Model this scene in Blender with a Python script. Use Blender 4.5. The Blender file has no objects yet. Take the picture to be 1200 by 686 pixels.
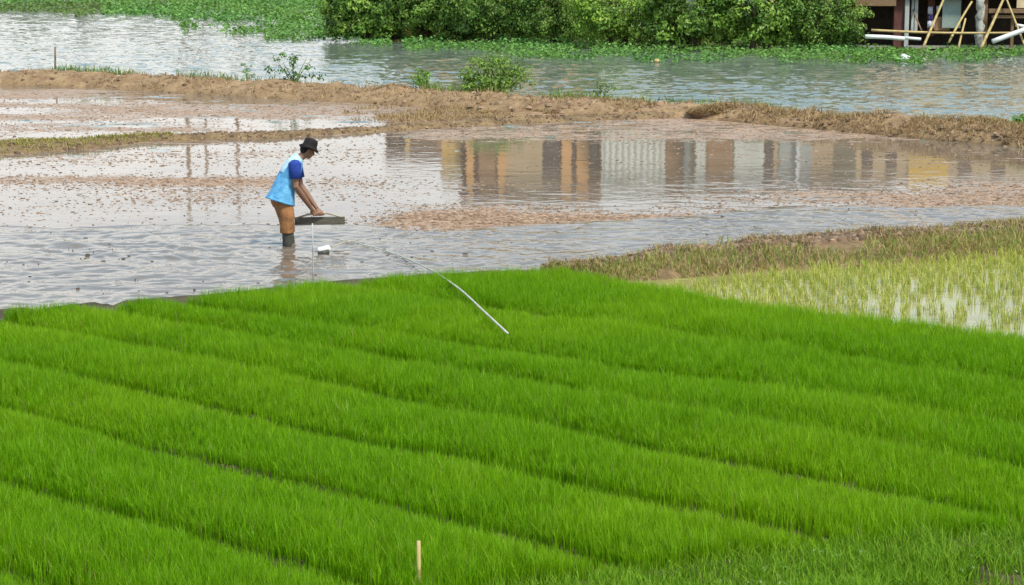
import bpy, bmesh, math, random
import numpy as np
from mathutils import Vector, Matrix

random.seed(7)
RNG = np.random.default_rng(11)
SC = bpy.context.scene
COL = SC.collection
R = math.radians

# ------------------------------------------------------------------ camera
FPX, CX, CY, H = 2400.0, 600.0, 343.0, 3.8
TH = math.atan(395.0 / FPX)
CT, ST = math.cos(TH), math.sin(TH)
cd = bpy.data.cameras.new('camera')
cam = bpy.data.objects.new('camera', cd)
COL.objects.link(cam)
cam.location = (0, 0, H)
cam.rotation_euler = (math.pi / 2 - TH, 0, 0)
cd.sensor_width = 36.0
cd.lens = FPX * 36.0 / 1200.0
cd.clip_end = 6000
SC.camera = cam


def ray(x, y):
    dx = (x - CX) / FPX
    dy = -(y - CY) / FPX
    return dx, CT + dy * ST, -ST + dy * CT


def at(x, y, z=0.0):
    """world point of level z seen at photo pixel x, y (survey of the site)"""
    a, b, c = ray(x, y)
    t = (z - H) / c
    return Vector((a * t, b * t, z))


def atn(x, y, z=0.0):
    x = np.asarray(x, float); y = np.asarray(y, float); z = np.asarray(z, float) + np.zeros_like(x)
    dx = (x - CX) / FPX
    dy = -(y - CY) / FPX
    b = CT + dy * ST
    c = -ST + dy * CT
    t = (z - H) / c
    return np.stack([dx * t, b * t, z], -1)


def pd(x, y, Y):
    a, b, c = ray(x, y)
    t = Y / b
    return Vector((a * t, Y, H + c * t))


def pix(P):
    X, Y, Z = P[..., 0], P[..., 1], P[..., 2] - H
    dep = Y * CT - Z * ST
    up = Y * ST + Z * CT
    return CX + FPX * X / dep, CY - FPX * up / dep


# ------------------------------------------------------------------ noise
def _hash(ix, iy, seed):
    h = (ix * 374761393 + iy * 668265263 + seed * 982451653) & 0xFFFFFFFF
    h = ((h ^ (h >> 13)) * 1274126177) & 0xFFFFFFFF
    h = h ^ (h >> 16)
    return (h & 0xFFFF) / 65535.0


def vnoise(x, y, seed=0):
    x = np.asarray(x, float); y = np.asarray(y, float)
    ix = np.floor(x).astype(np.int64); iy = np.floor(y).astype(np.int64)
    fx = x - ix; fy = y - iy
    fx = fx * fx * (3 - 2 * fx); fy = fy * fy * (3 - 2 * fy)
    a = _hash(ix, iy, seed); b = _hash(ix + 1, iy, seed)
    c = _hash(ix, iy + 1, seed); d = _hash(ix + 1, iy + 1, seed)
    return (a + (b - a) * fx) * (1 - fy) + (c + (d - c) * fx) * fy


def fbm(x, y, oct=4, seed=0):
    s = 0; a = 0.5; t = 0
    x = np.asarray(x, float); y = np.asarray(y, float)
    for o in range(oct):
        s = s + a * vnoise(x * 2 ** o + 17.3 * o, y * 2 ** o - 9.1 * o, seed + o)
        t += a; a *= 0.5
    return s / t


def inpoly(px, py, poly):
    px = np.asarray(px); py = np.asarray(py)
    r = np.zeros(px.shape, bool)
    n = len(poly)
    for i in range(n):
        x0, y0 = poly[i]; x1, y1 = poly[(i + 1) % n]
        if y0 == y1:
            continue
        c = ((y0 > py) != (y1 > py)) & (px < (x1 - x0) * (py - y0) / (y1 - y0) + x0)
        r ^= c
    return r


def sstep(a, b, x):
    t = np.clip((x - a) / (b - a), 0, 1)
    return t * t * (3 - 2 * t)


def lin(pts, x):
    return np.interp(x, [p[0] for p in pts], [p[1] for p in pts])


# ------------------------------------------------------------------ materials
class NT:
    def __init__(s, name):
        s.m = bpy.data.materials.new(name)
        s.m.use_nodes = True
        s.t = s.m.node_tree
        s.t.nodes.clear()
        s.out = s.n('ShaderNodeOutputMaterial')

    def n(s, typ, **kw):
        nd = s.t.nodes.new(typ)
        for k, v in kw.items():
            if k.startswith('i_'):
                key = k[2:].replace('_', ' ')
                nd.inputs[key].default_value = v
            else:
                setattr(nd, k, v)
        return nd

    def l(s, a, b):
        s.t.links.new(a, b)

    def noise(s, scale, detail=4, rough=0.6, vec=None):
        nd = s.n('ShaderNodeTexNoise')
        nd.inputs['Scale'].default_value = scale
        nd.inputs['Detail'].default_value = detail
        nd.inputs['Roughness'].default_value = rough
        if vec is not None:
            s.l(vec, nd.inputs['Vector'])
        return nd

    def ramp(s, fac, stops):
        r = s.n('ShaderNodeValToRGB')
        el = r.color_ramp.elements
        while len(el) < len(stops):
            el.new(0.5)
        for e, (p, c) in zip(el, stops):
            e.position = p
            e.color = (*c, 1) if len(c) == 3 else c
        s.l(fac, r.inputs['Fac'])
        return r

    def mix(s, fac, a, b, blend='MIX'):
        m = s.n('ShaderNodeMix', data_type='RGBA', blend_type=blend)
        for sock, v in ((m.inputs[0], fac), (m.inputs[6], a), (m.inputs[7], b)):
            if hasattr(v, 'is_linked'):
                s.l(v, sock)
            elif isinstance(v, (int, float)):
                sock.default_value = v
            else:
                sock.default_value = (*v, 1)
        return m.outputs[2]

    def math(s, op, a, b=0.0):
        m = s.n('ShaderNodeMath', operation=op)
        for i, v in enumerate((a, b)):
            if hasattr(v, 'is_linked'):
                s.l(v, m.inputs[i])
            else:
                m.inputs[i].default_value = v
        return m.outputs[0]

    def geo(s):
        return s.n('ShaderNodeNewGeometry').outputs['Position']


def mat_var(name, c1, c2, scale=4.0, rough=0.75, bump=0.3, bdist=0.02, stretch=(1, 1, 1), spec=0.3, wet=None):
    """two-tone noisy surface in object space"""
    t = NT(name)
    tc = t.n('ShaderNodeTexCoord')
    mp = t.n('ShaderNodeMapping')
    mp.inputs['Scale'].default_value = stretch
    t.l(tc.outputs['Object'], mp.inputs['Vector'])
    n1 = t.noise(scale, 5, 0.65, mp.outputs[0])
    n2 = t.noise(scale * 5.3, 4, 0.6, mp.outputs[0])
    f = t.math('ADD', t.math('MULTIPLY', n1.outputs['Fac'], 0.65), t.math('MULTIPLY', n2.outputs['Fac'], 0.35))
    r = t.ramp(f, [(0.36, c1), (0.64, c2)])
    p = t.n('ShaderNodeBsdfPrincipled')
    t.l(r.outputs['Color'], p.inputs['Base Color'])
    p.inputs['Roughness'].default_value = rough
    p.inputs['Specular IOR Level'].default_value = spec
    if bump:
        b = t.n('ShaderNodeBump')
        b.inputs['Strength'].default_value = bump
        b.inputs['Distance'].default_value = bdist
        t.l(f, b.inputs['Height'])
        t.l(b.outputs[0], p.inputs['Normal'])
    t.l(p.outputs[0], t.out.inputs[0])
    return t.m


def mat_leaf(name, rough=0.5, trans=0.35, spec=0.25, tint=(1, 1, 1)):
    """leaf colour comes from the per-leaf attribute Col"""
    t = NT(name)
    a = t.n('ShaderNodeAttribute', attribute_name='Col')
    p = t.n('ShaderNodeBsdfPrincipled')
    t.l(a.outputs['Color'], p.inputs['Base Color'])
    p.inputs['Roughness'].default_value = rough
    p.inputs['Specular IOR Level'].default_value = spec
    tr = t.n('ShaderNodeBsdfTranslucent')
    c = t.mix(1.0, a.outputs['Color'], (1.25, 1.2, 0.6), 'MULTIPLY')
    t.l(c, tr.inputs['Color'])
    mx = t.n('ShaderNodeMixShader')
    mx.inputs[0].default_value = trans
    t.l(p.outputs[0], mx.inputs[1]); t.l(tr.outputs[0], mx.inputs[2])
    t.l(mx.outputs[0], t.out.inputs[0])
    return t.m


def mat_col(name, rough=0.8, spec=0.3):
    t = NT(name)
    a = t.n('ShaderNodeAttribute', attribute_name='Col')
    p = t.n('ShaderNodeBsdfPrincipled')
    t.l(a.outputs['Color'], p.inputs['Base Color'])
    p.inputs['Roughness'].default_value = rough
    p.inputs['Specular IOR Level'].default_value = spec
    t.l(p.outputs[0], t.out.inputs[0])
    return t.m


def mat_water(name, body1, body2, calm, wavy, scum1=None, scum2=None, sc=7.0):
    t = NT(name)
    pos = t.geo()
    at_r = t.n('ShaderNodeAttribute', attribute_name='ripple')
    at_s = t.n('ShaderNodeAttribute', attribute_name='scum')
    nb = t.noise(0.5, 3, 0.55, pos)
    body = t.ramp(nb.outputs['Fac'], [(0.35, body1), (0.65, body2)]).outputs['Color']
    p = t.n('ShaderNodeBsdfPrincipled')
    p.inputs['IOR'].default_value = 1.33
    rough = 0.03
    # waves
    mp = t.n('ShaderNodeMapping'); mp.inputs['Scale'].default_value = (0.55, 1.0, 1.0)
    mp.inputs['Rotation'].default_value = (0, 0, 0.25)
    t.l(pos, mp.inputs['Vector'])
    w1 = t.noise(sc, 3, 0.5, mp.outputs[0])
    w2 = t.noise(sc * 0.27, 2, 0.5, mp.outputs[0])
    hgt = t.math('ADD', t.math('MULTIPLY', w1.outputs['Fac'], 0.45), t.math('MULTIPLY', w2.outputs['Fac'], 1.0))
    amp = t.math('ADD', t.math('MULTIPLY', at_r.outputs['Fac'], wavy - calm), calm)
    bm = t.n('ShaderNodeBump'); bm.inputs['Strength'].default_value = 1.0
    bm.inputs['Distance'].default_value = 1.0
    t.l(t.math('MULTIPLY', hgt, amp), bm.inputs['Height'])
    if scum1:
        mp2 = t.n('ShaderNodeMapping'); mp2.inputs['Scale'].default_value = (0.35, 1.0, 1.0)
        t.l(pos, mp2.inputs['Vector'])
        s1 = t.noise(2.6, 6, 0.72, mp2.outputs[0])
        s2 = t.noise(9.0, 3, 0.6, mp2.outputs[0])
        sf = t.math('ADD', t.math('MULTIPLY', s1.outputs['Fac'], 0.6), t.math('MULTIPLY', s2.outputs['Fac'], 0.4))
        th = t.math('SUBTRACT', 0.67, t.math('MULTIPLY', at_s.outputs['Fac'], 0.36))
        m = t.math('MULTIPLY', t.math('SUBTRACT', sf, th), 14.0)
        cl = t.n('ShaderNodeClamp'); t.l(m, cl.inputs['Value'])
        sc_c = t.ramp(s2.outputs['Fac'], [(0.35, scum1), (0.65, scum2)]).outputs['Color']
        body = t.mix(cl.outputs[0], body, sc_c)
        rr = t.math('ADD', t.math('MULTIPLY', cl.outputs[0], 0.45), rough)
        t.l(rr, p.inputs['Roughness'])
        sp = t.math('SUBTRACT', 0.5, t.math('MULTIPLY', cl.outputs[0], 0.3))
        t.l(sp, p.inputs['Specular IOR Level'])
    else:
        p.inputs['Roughness'].default_value = rough
    t.l(body, p.inputs['Base Color'])
    t.l(bm.outputs[0], p.inputs['Normal'])
    t.l(p.outputs[0], t.out.inputs[0])
    return t.m


M = {}
M['soil'] = mat_var('wet soil with gutter shade', (0.042, 0.034, 0.017), (0.11, 0.083, 0.042), 2.5, 0.85, 0.6, 0.03)  # wet mud, darkened further so the colour carries the gutter shade
M['levee'] = mat_var('red brown mud', (0.17, 0.10, 0.05), (0.38, 0.255, 0.14), 2.2, 0.9, 0.8, 0.04)
M['levee_dark'] = mat_var('dark wet mud', (0.11, 0.07, 0.034), (0.29, 0.20, 0.10), 2.4, 0.85, 0.8, 0.04)
M['ground'] = mat_var('grassy ground', (0.06, 0.085, 0.03), (0.13, 0.13, 0.06), 0.7, 0.9, 0.3, 0.05)
M['bank'] = mat_var('bank earth', (0.07, 0.075, 0.03), (0.14, 0.12, 0.06), 1.2, 0.9, 0.5, 0.05)
M['rice'] = mat_leaf('rice blade', 0.5, 0.5, 0.25)
M['grass'] = mat_leaf('grass blade', 0.6, 0.3, 0.2)
M['leaf'] = mat_leaf('bush leaf', 0.42, 0.3, 0.4)
M['pad'] = mat_leaf('floating leaf', 0.65, 0.25, 0.12)
M['clod'] = mat_col('mud clod', 0.7, 0.35)
M['wood'] = mat_var('weathered wood', (0.13, 0.08, 0.045), (0.30, 0.19, 0.105), 6, 0.8, 0.3, 0.01, (1, 1, 8))
M['redwood'] = mat_var('red brown wood', (0.08, 0.03, 0.025), (0.15, 0.06, 0.045), 5, 0.75, 0.3, 0.01)
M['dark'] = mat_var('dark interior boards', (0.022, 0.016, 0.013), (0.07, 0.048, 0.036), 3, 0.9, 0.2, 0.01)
M['bamboo'] = mat_var('dry bamboo', (0.42, 0.30, 0.12), (0.62, 0.48, 0.22), 3, 0.55, 0.15, 0.004)
M['bamboo_old'] = mat_var('greyed bamboo', (0.33, 0.28, 0.2), (0.52, 0.46, 0.35), 3, 0.65, 0.15, 0.004)
M['pvc'] = mat_var('white pipe plastic', (0.66, 0.68, 0.68), (0.82, 0.83, 0.82), 3, 0.4, 0.05, 0.002)
M['greenpanel'] = mat_var('grey green sheet', (0.22, 0.29, 0.26), (0.31, 0.38, 0.34), 1.4, 0.6, 0.1, 0.005)
M['greypost'] = mat_var('grey plaster', (0.32, 0.34, 0.32), (0.50, 0.52, 0.49), 4, 0.8, 0.3, 0.01)
M['mottled'] = mat_var('peeling white post', (0.10, 0.09, 0.07), (0.68, 0.67, 0.60), 5, 0.8, 0.4, 0.01)
M['plank_pale'] = mat_var('pale plywood', (0.52, 0.38, 0.22), (0.68, 0.54, 0.35), 2, 0.7, 0.1, 0.004)
M['orange'] = mat_var('ochre plaster', (0.66, 0.32, 0.11), (0.80, 0.45, 0.19), 1.5, 0.8, 0.1, 0.005)
M['ochre'] = mat_var('yellow plaster', (0.72, 0.45, 0.13), (0.85, 0.58, 0.22), 1.5, 0.8, 0.1, 0.005)
M['brownwall'] = mat_var('brown timber wall', (0.30, 0.16, 0.075), (0.43, 0.25, 0.13), 2, 0.8, 0.2, 0.01, (6, 6, 1))
M['greywall'] = mat_var('grey brown plaster', (0.50, 0.35, 0.20), (0.64, 0.48, 0.30), 1.2, 0.85, 0.1, 0.005)
M['zinc'] = mat_var('zinc sheet', (0.62, 0.60, 0.53), (0.80, 0.78, 0.71), 1.2, 0.5, 0.1, 0.005, (5, 5, 0.4))
M['yellow'] = mat_var('yellow cloth', (0.85, 0.46, 0.005), (0.92, 0.56, 0.015), 1.6, 0.7, 0.2, 0.01)
M['glass'] = mat_var('dark window glass', (0.03, 0.02, 0.022), (0.07, 0.05, 0.05), 0.8, 0.15, 0, 0, spec=0.5)
M['roof'] = mat_var('rusty roof sheet', (0.20, 0.10, 0.06), (0.34, 0.2, 0.13), 1.0, 0.7, 0.2, 0.01)
M['concrete'] = mat_var('concrete', (0.28, 0.26, 0.23), (0.42, 0.40, 0.36), 2, 0.85, 0.2, 0.01)
M['bark'] = mat_var('stem bark', (0.10, 0.075, 0.04), (0.2, 0.155, 0.09), 8, 0.85, 0.4, 0.01)
M['greenstem'] = mat_var('green stem', (0.07, 0.12, 0.03), (0.14, 0.2, 0.06), 8, 0.7, 0.2, 0.01)
M['skin'] = mat_var('sun tanned skin', (0.22, 0.115, 0.07), (0.30, 0.165, 0.105), 6, 0.55, 0.1, 0.003)
M['vest'] = mat_var('light blue cloth', (0.05, 0.26, 0.56), (0.19, 0.50, 0.76), 9, 0.85, 0.9, 0.03)
M['vest_highlight'] = mat_var('highlighted vest cloth', (0.36, 0.58, 0.74), (0.58, 0.74, 0.84), 4, 0.8, 0.4, 0.01)  # vest blue lightened to paint the light on the man's back
M['sleeve'] = mat_var('royal blue cloth', (0.012, 0.035, 0.22), (0.025, 0.07, 0.36), 6, 0.8, 0.4, 0.01)
M['trouser'] = mat_var('orange brown cloth', (0.17, 0.085, 0.04), (0.44, 0.205, 0.08), 7, 0.9, 0.9, 0.03)
M['boot'] = mat_var('muddy dark rubber', (0.030, 0.036, 0.032), (0.085, 0.088, 0.07), 7, 0.5, 0.3, 0.01)
M['hat'] = mat_var('black cloth hat', (0.008, 0.006, 0.007), (0.022, 0.017, 0.018), 8, 0.85, 0.3, 0.006)
M['plank'] = mat_var('muddy grey plank', (0.07, 0.065, 0.05), (0.15, 0.135, 0.105), 5, 0.6, 0.4, 0.01, (1, 6, 6))
M['hose'] = mat_var('dirty white hose', (0.34, 0.33, 0.26), (0.66, 0.65, 0.56), 7, 0.5, 0.1, 0.002)
M['eye'] = mat_var('eye', (0.01, 0.008, 0.006), (0.02, 0.016, 0.012), 5, 0.2, 0, 0, spec=0.5)
M['cloth'] = mat_var('pale lilac cloth', (0.42, 0.40, 0.52), (0.70, 0.68, 0.76), 5, 0.85, 0.4, 0.01)
M['bluecloth'] = mat_var('dull violet cloth', (0.06, 0.05, 0.16), (0.13, 0.10, 0.26), 5, 0.85, 0.4, 0.01)


# ------------------------------------------------------------------ object helpers
def tag(o, label=None, cat=None, group=None, kind=None):
    if label: o['label'] = label
    if cat: o['category'] = cat
    if group: o['group'] = group
    if kind: o['kind'] = kind
    return o


def empty(name, loc, label, cat, group=None):
    o = bpy.data.objects.new(name, None)
    o.empty_display_size = 0.3
    o.location = loc
    COL.objects.link(o)
    return tag(o, label, cat, group)


def link(name, me, m, parent=None):
    o = bpy.data.objects.new(name, me)
    COL.objects.link(o)
    if m is not None:
        me.materials.append(m)
    if parent is not None:
        o.parent = parent
        # geometry is given in world coordinates; keep it there under the parent
        off = world_loc(parent)
        if off.length > 0:
            me.transform(Matrix.Translation(-off))
    return o


def world_loc(o):
    v = Vector((0, 0, 0))
    while o is not None:
        v += o.location
        o = o.parent
    return v


def recenter(o):
    """origin of a one-mesh thing at its base"""
    me = o.data
    n = len(me.vertices)
    a = np.empty(n * 3, 'f'); me.vertices.foreach_get('co', a); a = a.reshape(-1, 3)
    c = Vector(((a[:, 0].min() + a[:, 0].max()) / 2, (a[:, 1].min() + a[:, 1].max()) / 2, a[:, 2].min()))
    me.transform(Matrix.Translation(-c))
    o.location = c
    return o


def mesh_np(name, V, F, m, parent=None, col=None, attrs=None, smooth=False):
    V = np.ascontiguousarray(V, 'f'); F = np.ascontiguousarray(F, 'i')
    me = bpy.data.meshes.new(name)
    k = F.shape[1]
    me.vertices.add(len(V)); me.vertices.foreach_set('co', V.ravel())
    me.loops.add(F.size); me.loops.foreach_set('vertex_index', F.ravel())
    me.polygons.add(len(F))
    me.polygons.foreach_set('loop_start', np.arange(0, F.size, k, dtype='i'))
    try:
        me.polygons.foreach_set('loop_total', np.full(len(F), k, 'i'))
    except Exception:
        pass
    me.polygons.foreach_set('use_smooth', np.full(len(F), smooth, bool))
    if col is not None:
        ca = me.attributes.new('Col', 'FLOAT_COLOR', 'POINT')
        c4 = np.ones((len(V), 4), 'f'); c4[:, :3] = col
        ca.data.foreach_set('color', c4.ravel())
    if attrs:
        for kx, v in attrs.items():
            at_ = me.attributes.new(kx, 'FLOAT', 'POINT')
            at_.data.foreach_set('value', np.ascontiguousarray(v, 'f'))
    me.update(calc_edges=True)
    me.validate()
    return link(name, me, m, parent)


def grid_faces(nu, nv):
    i = np.arange(nu - 1)[:, None] * nv + np.arange(nv - 1)[None, :]
    return np.stack([i, i + nv, i + nv + 1, i + 1], -1).reshape(-1, 4)


class MB:
    def __init__(s):
        s.v = []; s.f = []

    def box(s, lo, hi, rot=None, c=None):
        lo = Vector(lo); hi = Vector(hi)
        b = len(s.v)
        pts = [Vector((x, y, z)) for x in (lo.x, hi.x) for y in (lo.y, hi.y) for z in (lo.z, hi.z)]
        if rot is not None:
            c = Vector(c) if c is not None else (lo + hi) / 2
            pts = [rot @ (p - c) + c for p in pts]
        s.v += pts
        for q in ((0, 1, 3, 2), (4, 6, 7, 5), (0, 4, 5, 1), (2, 3, 7, 6), (0, 2, 6, 4), (1, 5, 7, 3)):
            s.f.append([b + i for i in q])
        return s

    def beam(s, p, q, w, h):
        """rectangular bar from p to q"""
        p = Vector(p); q = Vector(q)
        d = (q - p).normalized()
        up = Vector((0, 0, 1)) if abs(d.z) < 0.95 else Vector((0, 1, 0))
        a = d.cross(up).normalized(); b2 = a.cross(d).normalized()
        b = len(s.v)
        for e in (p, q):
            for sx, sy in ((-1, -1), (1, -1), (1, 1), (-1, 1)):
                s.v.append(e + a * sx * w / 2 + b2 * sy * h / 2)
        for f in ((0, 1, 2, 3), (7, 6, 5, 4), (0, 4, 5, 1), (1, 5, 6, 2), (2, 6, 7, 3), (3, 7, 4, 0)):
            s.f.append([b + i for i in f])
        return s

    def loft(s, pts, rads, side=None, seg=12, cap=True):
        """elliptical tube: rads = (across side, other) or number per point"""
        pts = [Vector(p) for p in pts]
        n = len(pts)
        b = len(s.v)
        prev = Vector(side) if side is not None else None
        for i in range(n):
            d = (pts[min(i + 1, n - 1)] - pts[max(i - 1, 0)])
            d = d.normalized() if d.length > 1e-9 else Vector((0, 0, 1))
            if prev is None:
                prev = d.orthogonal()
            ref = Vector(side) if side is not None else prev
            a = (ref - d * ref.dot(d))
            a = a.normalized() if a.length > 1e-6 else d.orthogonal().normalized()
            prev = a
            c = d.cross(a)
            r = rads[i] if hasattr(rads, '__len__') else rads
            ra, rb = r if hasattr(r, '__len__') else (r, r)
            for k in range(seg):
                t = 2 * math.pi * k / seg
                s.v.append(pts[i] + a * math.cos(t) * ra + c * math.sin(t) * rb)
        for i in range(n - 1):
            for k in range(seg):
                k2 = (k + 1) % seg
                s.f.append([b + i * seg + k, b + i * seg + k2, b + (i + 1) * seg + k2, b + (i + 1) * seg + k])
        if cap:
            s.f.append([b + k for k in range(seg)][::-1])
            s.f.append([b + (n - 1) * seg + k for k in range(seg)])
        return s

    def ball(s, c, r, ax=None, seg=12, rings=8):
        c = Vector(c)
        ax = ax or (Vector((1, 0, 0)), Vector((0, 1, 0)), Vector((0, 0, 1)))
        b = len(s.v)
        for i in range(rings + 1):
            ph = math.pi * i / rings
            sp = max(math.sin(ph), 0.02)
            for k in range(seg):
                t = 2 * math.pi * k / seg
                s.v.append(c + ax[0] * r[0] * sp * math.cos(t) + ax[1] * r[1] * sp * math.sin(t) + ax[2] * r[2] * math.cos(ph))
        for i in range(rings):
            for k in range(seg):
                k2 = (k + 1) % seg
                s.f.append([b + i * seg + k, b + (i + 1) * seg + k, b + (i + 1) * seg + k2, b + i * seg + k2])
        s.f.append([b + k for k in range(seg)])
        s.f.append([b + rings * seg + k for k in range(seg)][::-1])
        return s

    def build(s, name, m, parent=None, smooth=False, bevel=0.0, remesh=0.0, smooth_it=0):
        me = bpy.data.meshes.new(name)
        me.from_pydata([tuple(v) for v in s.v], [], s.f)
        me.update()
        bm = bmesh.new(); bm.from_mesh(me)
        bmesh.ops.recalc_face_normals(bm, faces=bm.faces)
        if bevel:
            bmesh.ops.bevel(bm, geom=list(bm.edges), offset=bevel, segments=2, affect='EDGES', profile=0.6, clamp_overlap=True)
        bm.to_mesh(me); bm.free()
        if remesh:
            o = bpy.data.objects.new('tmp', me); COL.objects.link(o)
            md = o.modifiers.new('r', 'REMESH'); md.mode = 'VOXEL'; md.voxel_size = remesh
            if smooth_it:
                sm = o.modifiers.new('s', 'SMOOTH'); sm.iterations = smooth_it; sm.factor = 0.5
            bpy.context.view_layer.update()
            dg = bpy.context.evaluated_depsgraph_get()
            me2 = bpy.data.meshes.new_from_object(o.evaluated_get(dg))
            bpy.data.objects.remove(o); bpy.data.meshes.remove(me)
            me = me2; me.name = name
            smooth = True
        if smooth:
            me.polygons.foreach_set('use_smooth', np.ones(len(me.polygons), bool))
        return link(name, me, m, parent)


# ------------------------------------------------------------------ scatter helpers
def blades(P, h, w, lean, az, bend=0.3):
    """grass blades; returns V (n*5,3), F tris"""
    n = len(P)
    ca, sa = np.cos(az), np.sin(az)
    face = az + math.pi / 2 + RNG.uniform(-0.9, 0.9, n)
    wx, wy = np.cos(face) * w / 2, np.sin(face) * w / 2
    V = np.zeros((n, 5, 3))
    V[:, 0] = P + np.stack([wx, wy, 0 * wx], -1)
    V[:, 1] = P - np.stack([wx, wy, 0 * wx], -1)
    mx, my = ca * lean * bend, sa * lean * bend
    mid = P + np.stack([mx, my, h * 0.62], -1)
    V[:, 2] = mid + np.stack([wx, wy, 0 * wx], -1) * 0.85
    V[:, 3] = mid - np.stack([wx, wy, 0 * wx], -1) * 0.85
    V[:, 4] = P + np.stack([ca * lean, sa * lean, np.sqrt(np.maximum(h * h - (0.75 * lean) ** 2, (0.3 * h) ** 2))], -1)
    i = np.arange(n)[:, None] * 5
    F = np.concatenate([i + np.array([[0, 1, 3]]), i + np.array([[0, 3, 2]]), i + np.array([[2, 3, 4]])], 0)
    return V.reshape(-1, 3), F


def leaves(P, size, nrm, aspect=0.55, az=None):
    """folded diamond leaves: 4 verts, 2 tris"""
    n = len(P)
    nrm = nrm / np.linalg.norm(nrm, axis=1, keepdims=True)
    rv = RNG.normal(size=(n, 3))
    t = np.cross(nrm, rv); t /= np.linalg.norm(t, axis=1, keepdims=True) + 1e-9
    b = np.cross(nrm, t)
    s = size[:, None]
    V = np.zeros((n, 4, 3))
    V[:, 0] = P - t * s * 0.5
    V[:, 1] = P + b * s * aspect * 0.5 + nrm * s * 0.1
    V[:, 2] = P + t * s * 0.5
    V[:, 3] = P - b * s * aspect * 0.5 + nrm * s * 0.1
    i = np.arange(n)[:, None] * 4
    F = np.concatenate([i + np.array([[0, 1, 2]]), i + np.array([[0, 2, 3]])], 0)
    return V.reshape(-1, 3), F


def pick(cols, n, jit=0.12):
    cols = np.array(cols)
    a = cols[RNG.integers(0, len(cols), n)]; b = cols[RNG.integers(0, len(cols), n)]
    f = RNG.uniform(0, 1, (n, 1))
    return (a * f + b * (1 - f)) * RNG.uniform(1 - jit, 1 + jit, (n, 1))


def rand_px(n, x0, x1, y0, y1):
    return RNG.uniform(x0, x1, n), RNG.uniform(y0, y1, n)


# ------------------------------------------------------------------ world, sun
w = bpy.data.worlds.new('World'); SC.world = w
w.use_nodes = True
nt = w.node_tree; nt.nodes.clear()
SUN_EL, SUN_AZ = R(57), R(138)       # azimuth measured from +Y towards +X
sky = nt.nodes.new('ShaderNodeTexSky'); sky.sky_type = 'NISHITA'; sky.sun_disc = False
sky.sun_elevation = SUN_EL; sky.sun_rotation = SUN_AZ
sky.air_density = 1.0; sky.dust_density = 2.0; sky.ozone_density = 1.0
tc = nt.nodes.new('ShaderNodeTexCoord')
mp = nt.nodes.new('ShaderNodeMapping'); mp.inputs['Scale'].default_value = (1, 1, 3.0)
nt.links.new(tc.outputs['Generated'], mp.inputs['Vector'])
nz = nt.nodes.new('ShaderNodeTexNoise'); nz.inputs['Scale'].default_value = 2.2
nz.inputs['Detail'].default_value = 6; nz.inputs['Roughness'].default_value = 0.55
nt.links.new(mp.outputs[0], nz.inputs['Vector'])
rp = nt.nodes.new('ShaderNodeValToRGB')
rp.color_ramp.elements[0].position = 0.30; rp.color_ramp.elements[0].color = (0.62, 0.62, 0.62, 1)
rp.color_ramp.elements[1].position = 0.62; rp.color_ramp.elements[1].color = (0.96, 0.96, 0.96, 1)
nt.links.new(nz.outputs['Fac'], rp.inputs['Fac'])
rc = nt.nodes.new('ShaderNodeValToRGB')
rc.color_ramp.elements[0].position = 0.30; rc.color_ramp.elements[0].color = (7.0, 7.3, 7.7, 1)
rc.color_ramp.elements[1].position = 0.70; rc.color_ramp.elements[1].color = (9.0, 9.0, 9.0, 1)
nt.links.new(nz.outputs['Fac'], rc.inputs['Fac'])
mixn = nt.nodes.new('ShaderNodeMix'); mixn.data_type = 'RGBA'
nt.links.new(rp.outputs['Color'], mixn.inputs[0])
nt.links.new(sky.outputs['Color'], mixn.inputs[6]); nt.links.new(rc.outputs['Color'], mixn.inputs[7])
sx_ = nt.nodes.new('ShaderNodeSeparateXYZ'); nt.links.new(tc.outputs['Generated'], sx_.inputs[0])
rz_ = nt.nodes.new('ShaderNodeValToRGB')
rz_.color_ramp.elements[0].position = 0.09; rz_.color_ramp.elements[0].color = (1.26, 1.20, 1.13, 1)
rz_.color_ramp.elements[1].position = 0.27; rz_.color_ramp.elements[1].color = (0.40, 0.62, 0.80, 1)
nt.links.new(sx_.outputs['Z'], rz_.inputs['Fac'])
mul_ = nt.nodes.new('ShaderNodeMix'); mul_.data_type = 'RGBA'; mul_.blend_type = 'MULTIPLY'; mul_.inputs[0].default_value = 1.0
nt.links.new(rc.outputs['Color'], mul_.inputs[6]); nt.links.new(rz_.outputs['Color'], mul_.inputs[7])
nt.links.new(mul_.outputs[2], mixn.inputs[7])
bg = nt.nodes.new('ShaderNodeBackground'); bg.inputs['Strength'].default_value = 0.105
nt.links.new(mixn.outputs[2], bg.inputs['Color'])
wo = nt.nodes.new('ShaderNodeOutputWorld'); nt.links.new(bg.outputs[0], wo.inputs[0])
sl = bpy.data.lights.new('sun', 'SUN'); sl.energy = 3.3; sl.angle = R(10); sl.color = (1.0, 0.93, 0.80)
so = bpy.data.objects.new('sun', sl); COL.objects.link(so)
sdir = Vector((math.sin(SUN_AZ) * math.cos(SUN_EL), math.cos(SUN_AZ) * math.cos(SUN_EL), math.sin(SUN_EL)))
so.rotation_euler = sdir.to_track_quat('Z', 'Y').to_euler()
so.location = (25, -20, 50)
SC.view_settings.view_transform = 'Standard'; SC.view_settings.look = 'None'
SC.view_settings.gamma = 1.0; SC.view_settings.exposure = 0.45
SC.view_settings.use_curve_mapping = False
SC.render.engine = 'CYCLES'
SC.cycles.use_denoising = True
SC.cycles.max_bounces = 8
SC.cycles.diffuse_bounces = 4
SC.cycles.glossy_bounces = 3
SC.cycles.transmission_bounces = 2

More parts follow.
